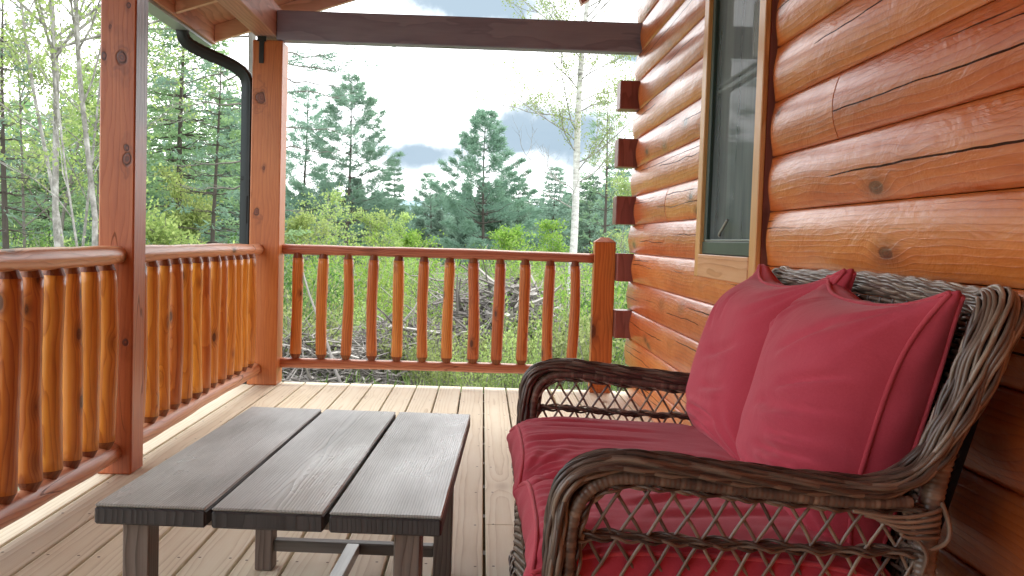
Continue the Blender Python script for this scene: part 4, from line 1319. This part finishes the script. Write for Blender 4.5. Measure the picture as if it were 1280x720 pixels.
# trees left of the porch, nearer
left = [
    (228, -60, 24, 125, 'spruce', NEARN, 1.0, .1, (.17, .045), 'bushy green fir seen between the two left posts'),
    (268, 72, 21, 62, 'bare', SPRUCE, .8, .08, (.15, .04), 'half dead spruce with bare drooping twigs behind the downspout'),
    (206, 90, 30, 70, 'spruce', NEARN, 1.1, .04, (.2, .05), 'dense fir right behind the near post'),
    (296, 120, 30, 60, 'spruce', SPRUCE, 1.2, .04, (.2, .05), 'dark fir behind the downspout'),
    (60, 185, 30, 110, 'spruce', NEARN, 1.2, .04, (.2, .05), 'dense fir behind the pale leaning trunks'),
    (8, -30, 17, 60, 'bare', SPRUCE, .5, .1, (.15, .04), 'thin conifer with bare lower twigs at the left edge'),
    (118, 90, 32, 80, 'pine', NEARN, 1.0, .1, (.2, .05), 'green pine behind the near post'),
    (20, 130, 34, 90, 'pine', NEARN, 1.0, .1, (.2, .05), 'pine filling the gap at the left edge'),
    (160, 190, 26, 90, 'spruce', SPRUCE, 1.3, .03, (.18, .05), 'low dark fir hidden mostly by the near post'),
    (-60, 0, 26, 120, 'spruce', NEARN, 1.2, .05, (.2, .05), 'fir beyond the left edge'),
]
for i, (px, py, Y, hw, style, mt, dn, z0, lf, lab) in enumerate(left):
    loc, H = spot(px, Y, py)
    tr, cr = conifer(H, hw * Y / FPX, 60 + i, style, dn, z0, lf, nl=7 if style != 'pine' else 6)
    plant('fir_tree' if 'fir' in lab else 'pine_tree' if 'pine' in lab else 'spruce_tree', (tr, cr), (BARKD, mt), loc, lab)

# tall pine with a few long limbs behind the corner post; its bough reaches over the end railing
loc, _ = spot(308, 16, 0)
g2 = np.random.default_rng(4)
tr = MB(); cr = MB()
zz = np.linspace(-.2, 12, 12)
tube(tr, np.stack([.05 * np.sin(zz * .5), 0 * zz, zz], 1), np.linspace(.085, .03, 12), 9)
for (z, an, L, lf) in ((4.75, .0, 1.8, 1), (4.55, -.12, 1.7, 1), (4.35, .1, 1.5, 0), (3.55, .05, 1.75, 1), (3.2, -.1, 1.55, 0), (2.9, 2.9, 1.3, 0), (4.1, -.35, 1.8, 1), (4.4, 2.7, 1.8, 1), (2.2, .6, .9, 0), (2.5, 3.3, 1., 0), (5.2, .2, 2.2, 1), (5.0, 3.6, 2.0, 1), (3.9, 3.1, 1.4, 0), (6., 1., 2, 1), (6.4, 4., 2, 1)):
    s = np.linspace(0, 1, 9); el = .05
    P = np.stack([L * s * math.cos(an), L * s * math.sin(an), z + L * (.05 * s - .12 * s ** 2)], 1) + g2.normal(size=(9, 3)) * .025
    tube(tr, P, np.linspace(.018, .004, 9), 4, cap=False)
    for q in range(9 if lf else 6):
        s0 = g2.uniform(.3, 1.); b = np.array([np.interp(s0, s, P[:, c]) for c in range(3)])
        a2 = an + g2.choice([-1, 1]) * g2.uniform(.4, 1.2); d = np.array([math.cos(a2), math.sin(a2), g2.uniform(-.2, .3)]); tl2 = g2.uniform(.25, .5)
        tube(tr, [b, b + d * tl2 * .5, b + d * tl2], [.006, .004, .002], 3, cap=False)
        if lf:
            nb = 46; f = g2.random(nb)[:, None]
            leaves(cr, b + d * tl2 * (.2 + .8 * f) + g2.normal(size=(nb, 3)) * .04, d + g2.normal(size=(nb, 3)) * .8, .11, .014, None, g2)
plant('pine_tree', (tr, cr), (BARK, PINE), loc, 'tall grey trunked pine behind the corner post with one leafy bough reaching right')

# hardwoods at the left
hard = [
    (82, 14, 12.5, (-.11, .0), .055, 21, -.06, 'pale leaning trunk, second from the left edge, bending left'),
    (99, 15, 12, (-.05, .02), .036, 22, -.12, 'slim pale trunk crossing behind the leaning one'),
    (118, 13, 12, (-.03, 0), .045, 23, .0, 'straight pale trunk close to the left of the near post'),
    (92, 17, 10, (.03, 0), .030, 24, .0, 'thin grey sapling among the pale trunks'),
    (106, 12.5, 8, (-.08, .1), .020, 25, -.1, 'thinnest whip of a trunk beside the straight pale trunk'),
]
for px, Y, H, ln, r0, sd, cv, lab in hard:
    loc, _ = spot(px, Y, 100)
    tr, cr = broadleaf(H, sd, ln, .75, r0, .075, 7, 4, .22, 1., cv)
    plant('hardwood_tree', (tr, cr), (PALEB, GREEN), loc, lab)
# leafy maples mixed in
for k, (px, Y, top, lab) in enumerate(((30, 20, 60, 'light green maple behind the leftmost trunk'), (70, 22, 20, 'light green maple among the pale trunks'), (205, 18, 262, 'low light green maple just right of the near post'), (240, 22, 225, 'young light green maple left of the half dead spruce'), (130, 19, 120, 'light green maple behind the near post'))):
    loc, H = spot(px, Y, top)
    tr, cr = broadleaf(H, 80 + k, (0, 0), .8, H * .008, .085, 8, 4, .25, 1., 0, .30)
    plant('maple_tree', (tr, cr), (BARK, GREEN), loc, lab)

# the white birch
loc, _ = spot(711, 20, 100)
H = 9.6
g3 = np.random.default_rng(12)
tr = MB(); cr = MB()
zz = np.linspace(-.1, H, 26)
bx = .13 + .14 * (zz / 5) + .05 * np.sin(zz * .9) - .13
P0 = np.stack([bx, .1 * np.sin(zz * .6), zz], 1)
tube(tr, P0, np.interp(zz, [0, 1, 5, H], [.105, .085, .062, .02]), 12)
br = MB()
def bg(p, d, L, r, lev, lf):
    m = 7; P = [p]; q = p.copy(); dd = d.copy()
    for k in range(m):
        dd = dd + g3.normal(size=3) * .13 + np.array([0, 0, .05]); dd /= np.linalg.norm(dd); q = q + dd * L / m; P.append(q.copy())
    P = np.array(P); tube(br, P, np.linspace(r, r * .35, m + 1), 5 if lev == 0 else 3, cap=False)
    if lev < 2:
        for k in range(7 if lev == 0 else 5):
            s0 = g3.integers(1, m + 1); an = g3.random() * 6.28
            nd = dd * .7 + np.array([math.cos(an), math.sin(an) * .8, g3.uniform(-.1, .7)]) * .7; nd /= np.linalg.norm(nd)
            bg(P[s0], nd, L * g3.uniform(.35, .6), max(.003, r * .45), lev + 1, lf)
    else:
        n = int(9 * lf)
        if n:
            idx = g3.integers(1, m + 1, n)
            leaves(cr, P[idx] + g3.normal(size=(n, 3)) * .06, g3.normal(size=(n, 3)), .05, .034, None, g3)
for z in np.r_[2.55, 2.9, np.linspace(3.1, 9.3, 30)]:
    b = np.array([np.interp(z, zz, P0[:, c]) for c in range(3)])
    an = g3.choice([0, 3.14]) + g3.uniform(-.9, .9)
    if z < 3: an = 3.1
    d = np.array([math.cos(an), math.sin(an), g3.uniform(.25, .9)]); d /= np.linalg.norm(d)
    bg(b, d, g3.uniform(1.1, 2.3) * (1 - .5 * max(0, z - 5) / 4.5), .016, 0, 0 if z < 3 else 1.7)
e = plant('birch_tree', (tr, cr), (BIRCH, PALEG), loc, 'slender white barked birch with pale new leaves left of the log wall')
br.v = [v + np.array(loc) for v in br.v]; br.build('branches', PALEB, e)

# young leafy trees in the middle distance
yt = [(413, 30, 232, GREEN, 'pale stemmed young tree right of the slender pine'), (470, 34, 272, GREEN, 'round yellow green sapling below the narrow spruce'),
      (505, 34, 280, GREEN, 'yellow green sapling left of the central pine'), (640, 30, 292, SHRUB, 'light green sapling right of the central pine'),
      (525, 30, 296, SHRUB, 'small light green sapling in front of the central pine'), (395, 28, 270, GREEN, 'light green sapling close to the corner post'),
      (770, 28, 235, PALEG, 'pale leafy young tree beside the log corner'), (690, 33, 285, SHRUB, 'light green sapling left of the birch trunk')]
for k, (px, Y, top, mt, lab) in enumerate(yt):
    loc, H = spot(px, Y, top)
    tr, cr = broadleaf(H, 120 + k, (0, 0), .62, .024, .085, 7, 4, .12, 1., 0, .36)
    plant('young_tree', (tr, cr), (PALEB, mt), loc, lab)

# far wood as one mass
wood_ = MB()
g4 = np.random.default_rng(99)
for k in range(230):
    px = g4.uniform(-150, 850); Y = g4.uniform(72, 100)
    x, _, z = at(px, 300, Y); zb = gh(x, 90) - 1
    H = g4.uniform(3.4, 5.6) if px > 330 else g4.uniform(8, 13); Rr = H * g4.uniform(.2, .3)
    n = 330
    tt = g4.random(n) ** .8
    an = g4.random(n) * 6.283; rr_ = Rr * (1 - tt) * np.sqrt(g4.random(n)) * 1.05
    Cn = np.stack([x + rr_ * np.cos(an), Y + rr_ * np.sin(an), zb + tt * H], 1)
    D = np.stack([np.cos(an), np.sin(an), -.1 + .5 * g4.random(n)], 1) + g4.normal(size=(n, 3)) * .4
    leaves(wood_, Cn, D, .75, .22, np.clip(g4.random() * .5 + .5 * g4.random(n), 0, 1), g4)
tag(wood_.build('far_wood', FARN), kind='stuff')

# shrubs with upright stems
def shrub_mesh(seed, H, Rr, nst=16, leaf=.055, nleaf=34, straight=.18):
    g = np.random.default_rng(seed); st = MB(); cr = MB()
    for k in range(nst):
        an = g.random() * 6.28; r0 = Rr * .35 * math.sqrt(g.random())
        d = np.array([math.cos(an) * g.uniform(.1, .5), math.sin(an) * g.uniform(.1, .5), 1]); d /= np.linalg.norm(d)
        p = np.array([r0 * math.cos(an), r0 * math.sin(an), -.08]); L = H * g.uniform(.55, 1.05)
        P = [p]
        for q in range(5): d = d + g.normal(size=3) * straight * .4; d /= np.linalg.norm(d); P.append(P[-1] + d * L / 5)
        P = np.array(P); tube(st, P, np.linspace(.009, .003, 6), 3, cap=False)
        f = g.uniform(.2, 1.02, nleaf); b = np.stack([np.interp(f * 5, np.arange(6), P[:, c]) for c in range(3)], 1)
        leaves(cr, b + g.normal(size=(nleaf, 3)) * .075, np.array([0, 0, .7]) + g.normal(size=(nleaf, 3)) * .8, leaf * g.uniform(.7, 1.3, nleaf), leaf * .55, None, g)
    return st, cr


OL = leafmat('olive_shrub_leaves', (.16, .2, .07), (.27, .32, .12), (.4, .44, .2), .45)
DKL = leafmat('dark_shrub_leaves', (.06, .13, .04), (.11, .2, .06), (.18, .29, .09), .4)
sh = []
protos = {}
for nm, sd, H, Rr, mt, nl_, lab in (('a', 1, 2.1, 1.3, SHRUB, 60, ''), ('b', 2, 1.7, 1.2, GREEN, 60, ''), ('c', 3, 1.2, 1.0, OL, 44, ''), ('d', 4, 1.5, 1.2, DKL, 60, '')):
    st, cr = shrub_mesh(sd, H, Rr, 30, .07, nl_)
    e = plant('shrub', (st, cr), (TWIG, mt), (0, 0, 0), None, 'shrub', 'leafy shrubs growing behind the end railing', ('stems', 'foliage'))
    protos[nm] = e
used = set()
SHL = {'a': 'light green shrub growing beyond the deck', 'b': 'yellow green shrub growing beyond the deck', 'c': 'sparse olive shrub among the brush beyond the deck', 'd': 'darker green shrub growing beyond the deck'}
g5 = random.Random(5)
rows = []
for k in range(40):
    rows.append((g5.uniform(350, 800), g5.uniform(19, 32), g5.choice('aabd'), g5.uniform(.45, .85)))
for px, Y, kd, s_ in [(425, 12.8, 'b', .6), (455, 13.2, 'a', .55), (490, 13.5, 'b', .6), (545, 14, 'a', .55), (600, 14.2, 'b', .5), (655, 14.5, 'a', .6), (385, 12.6, 'c', .9), (440, 15.5, 'a', .8), (500, 16, 'b', .85), (470, 17, 'a', .95), (405, 14.5, 'c', 1.), (372, 13.5, 'd', 1.), (640, 17, 'a', .85), (690, 16, 'b', .9), (735, 15, 'a', .9), (610, 16.5, 'a', .8),
                      (520, 12, 'c', .7), (545, 11.3, 'c', .65), (610, 11.6, 'c', .8), (650, 11, 'b', .55), (690, 11.5, 'c', .8), (720, 12, 'c', .9), (775, 11, 'c', 1.), (780, 13, 'd', 1.), (600, 10.6, 'b', .45), (560, 10.9, 'b', .4),
                      (755, 12.5, 'a', .6), (670, 12.6, 'a', .55), (385, 11.5, 'c', .8)]:
    rows.append((px, Y, kd, s_))
for k in range(26): rows.append((g5.uniform(-40, 320), g5.uniform(12, 24), g5.choice('abddc'), g5.uniform(.7, 1.15)))
for px, Y, kd, s_ in rows:
    loc, _ = spot(px, Y, 200)
    src = protos[kd]
    if kd not in used:
        used.add(kd); e = src; e.location = loc; e.rotation_euler = (0, 0, g5.random() * 6); e.scale = (s_,) * 3
    else:
        e = copy_tree(src, loc, g5.random() * 6, (s_,) * 3)
    e['label'] = SHL[kd]

# brush piles of cut branches
def brush(name, px, Y, wpx, hgt, n, seed, label, big=.02):
    loc, _ = spot(px, Y, 300); g = np.random.default_rng(seed); mb = MB()
    w = wpx * Y / FPX / 2
    for k in range(n):
        x = g.normal() * w * .5; y = g.normal() * w * .35
        z = hgt * math.exp(-(x / w) ** 2 * 1.6 - (y / w) ** 2 * 2) * g.random() ** .7
        L = g.uniform(.12, .4) if g.random() < .8 else g.uniform(.4, 1.1); an = g.random() * 6.28; el = g.normal() * .35
        d = np.array([math.cos(an) * math.cos(el), math.sin(an) * math.cos(el), math.sin(el)])
        p = np.array([x, y, z + .03]) + np.array(loc); P = [p]
        for q in range(4): d = d + g.normal(size=3) * .16; d /= np.linalg.norm(d); P.append(P[-1] + d * L / 4)
        r = (big * g.random() ** 3 + .0035) * (.7 if L < .4 else 1)
        tube(mb, np.array(P), np.linspace(r, r * .4, 5), 4, rnd=g.random(), cap=False)
    o = mb.build(name, BRM, None, loc=loc); tag(o, label, 'brush pile'); return o


t = NT('weathered_brush'); a = t.n('ShaderNodeAttribute', attribute_name='rnd').outputs['Fac']
BRM = t.out(t.bsdf(t.ramp(a, [(0, (.09, .08, .073)), (.5, (.22, .20, .185)), (.85, (.34, .315, .29)), (1, (.55, .52, .48))]), .9))
brush('brush_pile', 385, 11.5, 150, .55, 1500, 1, 'heap of grey cut branches behind the left balusters of the end railing', .022)
brush('brush_pile', 500, 12.5, 190, .7, 2000, 2, 'low heap of grey twigs behind the middle balusters', .025)
brush('brush_pile', 640, 13.5, 230, 1.25, 2300, 3, 'dark heap of roots and sticks left of the birch', .045)
brush('brush_pile', 590, 15.5, 200, 1.3, 1800, 4, 'brushy grey mound of thin twigs behind the other heaps', .012)
# a leaning dead pole
mb = MB(); p = np.array(at(378, 340, 11.)); q = np.array(at(430, 462, 10.6)); q[2] = gh(q[0], q[1]) - .02
tube(mb, np.linspace(p, q, 6) + np.random.default_rng(1).normal(size=(6, 3)) * .01, np.linspace(.009, .020, 6), 6)
tag(mb.build('dead_branch', TWIG, None, smooth=True, loc=tuple(q)), 'bare grey pole leaning out of the brush at the left', 'branch')
# litter of sticks and grass over the near ground
mb = MB(); g6 = np.random.default_rng(77)
for k in range(1500):
    px = g6.uniform(330, 800); Y = g6.uniform(8.5, 13); x = at(px, 400, Y)[0]; z = gh(x, Y) + .02
    L = g6.uniform(.1, .5); an = g6.random() * 6.28; d = np.array([math.cos(an), math.sin(an), g6.normal() * .12]) * L
    r = .003 + .008 * g6.random() ** 2
    tube(mb, np.array([[x, Y, z], [x, Y, z] + d * .5 + g6.normal(size=3) * .02, [x, Y, z] + d]), [r, r, r * .5], 3, rnd=g6.random(), cap=False)
tag(mb.build('stick_litter', BRM), kind='stuff')
mb = MB(); n = 42000
Yg = g6.uniform(7.5, 26, n); pxg = g6.uniform(-100, 830, n)
xg = (pxg - 603) / FPX * Yg
patch = np.sin(xg * 1.1 + 1) * np.sin(Yg * .8 + .5) + g6.normal(size=n) * .35
ok = patch > .25
xg, Yg = xg[ok], Yg[ok]; zg = np.array([gh(a, b) for a, b in zip(xg, Yg)])
leaves(mb, np.stack([xg, Yg, zg - .01], 1), np.array([0, 0, 1.]) + g6.normal(size=(len(xg), 3)) * .35, g6.uniform(.08, .28, len(xg)), .022, None, g6)
tag(mb.build('grass', leafmat('grass_blades', (.10, .16, .05), (.19, .27, .09), (.32, .37, .17), .4)), kind='stuff')

# ------------------------------------------------------------------ SKY AND LIGHT
SUN_EL, SUN_AZ = 54., 8.        # azimuth measured from +Y towards +X
world = bpy.data.worlds.new('World'); sc.world = world; world.use_nodes = True
t = NT(world, world=True)
sky = t.n('ShaderNodeTexSky'); sky.sky_type = 'NISHITA'; sky.sun_disc = False
sky.sun_elevation = R(SUN_EL); sky.sun_rotation = R(SUN_AZ); sky.air_density = 1.2; sky.dust_density = 1.5
tc = t.n('ShaderNodeTexCoord').outputs['Generated']
sep = t.n('ShaderNodeSeparateXYZ'); t.set(sep.inputs[0], tc)
zc_ = t.m_('ADD', t.m_('MAXIMUM', sep.outputs[2], 0.), .22)
pv = t.n('ShaderNodeCombineXYZ'); t.set(pv.inputs[0], t.m_('DIVIDE', sep.outputs[0], zc_)); t.set(pv.inputs[1], t.m_('DIVIDE', sep.outputs[1], zc_)); t.set(pv.inputs[2], t.m_('MULTIPLY', sep.outputs[2], 2.5))
base = t.noise(pv.outputs[0], 1.1, 7, .56, .2)
cover = t.mr(base, .42, .56)
gn = t.noise(t.v_('ADD', pv.outputs[0], (3.7, 1.2, 0)), 1.3, 6, .55, .1)
WH, GRY = (23.0, 23.2, 23.4), (6.0, 7.0, 7.9)
def blob(px, py, wx, wz):
    p = at(px, py, 100); v = Vector((p[0], p[1], p[2] - EYE)).normalized()
    d = t.v_('SUBTRACT', tc, tuple(v)); d = t.v_('MULTIPLY', d, (1 / wx, 0, 1 / wz))
    ln = t.n('ShaderNodeVectorMath', operation='LENGTH'); t.set(ln.inputs[0], d)
    q = t.m_('ADD', ln.outputs['Value'], t.m_('MULTIPLY', t.m_('SUBTRACT', t.noise(tc, 17, 5, .6), .5), 1.3))
    return t.mr(q, .35, 1.15, 1, 0)
bl = blob(530, 192, .066, .024)
for a in ((690, 170, .09, .042), (650, 183, .05, .012), (590, 6, .10, .030), (800, 60, .05, .02)):
    bl = t.m_('MAXIMUM', bl, blob(*a))
colc = t.mix(t.mr(gn, .52, .72, 0, .55), WH, GRY)
colc = t.mix(t.m_('MULTIPLY', bl, .97), colc, (3.0, 4.0, 4.9))
fr = t.mr(sep.outputs[1], .2, .7)          # brighter cloud bank in front
cover2 = t.m_('MAXIMUM', cover, t.mr(sep.outputs[0], -.34, -.16))
skyc = t.mix(cover2, t.v_('MULTIPLY', sky.outputs[0], (1.9, 2.0, 2.0)), colc)
bg_ = t.n('ShaderNodeBackground'); t.set(bg_.inputs[0], skyc); bg_.inputs[1].default_value = .15
o = t.n('ShaderNodeOutputWorld'); t.t.links.new(bg_.outputs[0], o.inputs[0])

sun = bpy.data.lights.new('sun', 'SUN'); sun.energy = 1.9; sun.angle = R(28); sun.color = (1, .96, .88)
so_ = bpy.data.objects.new('sun', sun); C.objects.link(so_)
el, az = R(SUN_EL), R(SUN_AZ)
d = Vector((math.sin(az) * math.cos(el), math.cos(az) * math.cos(el), math.sin(el)))
so_.rotation_euler = d.to_track_quat('Z', 'Y').to_euler(); so_.location = (-5, 10, 20)

sc.view_settings.view_transform = 'Standard'; sc.view_settings.look = 'None'
sc.view_settings.exposure = 0; sc.view_settings.gamma = 1
sc.cycles.max_bounces = 8; sc.cycles.diffuse_bounces = 5; sc.cycles.transparent_max_bounces = 12
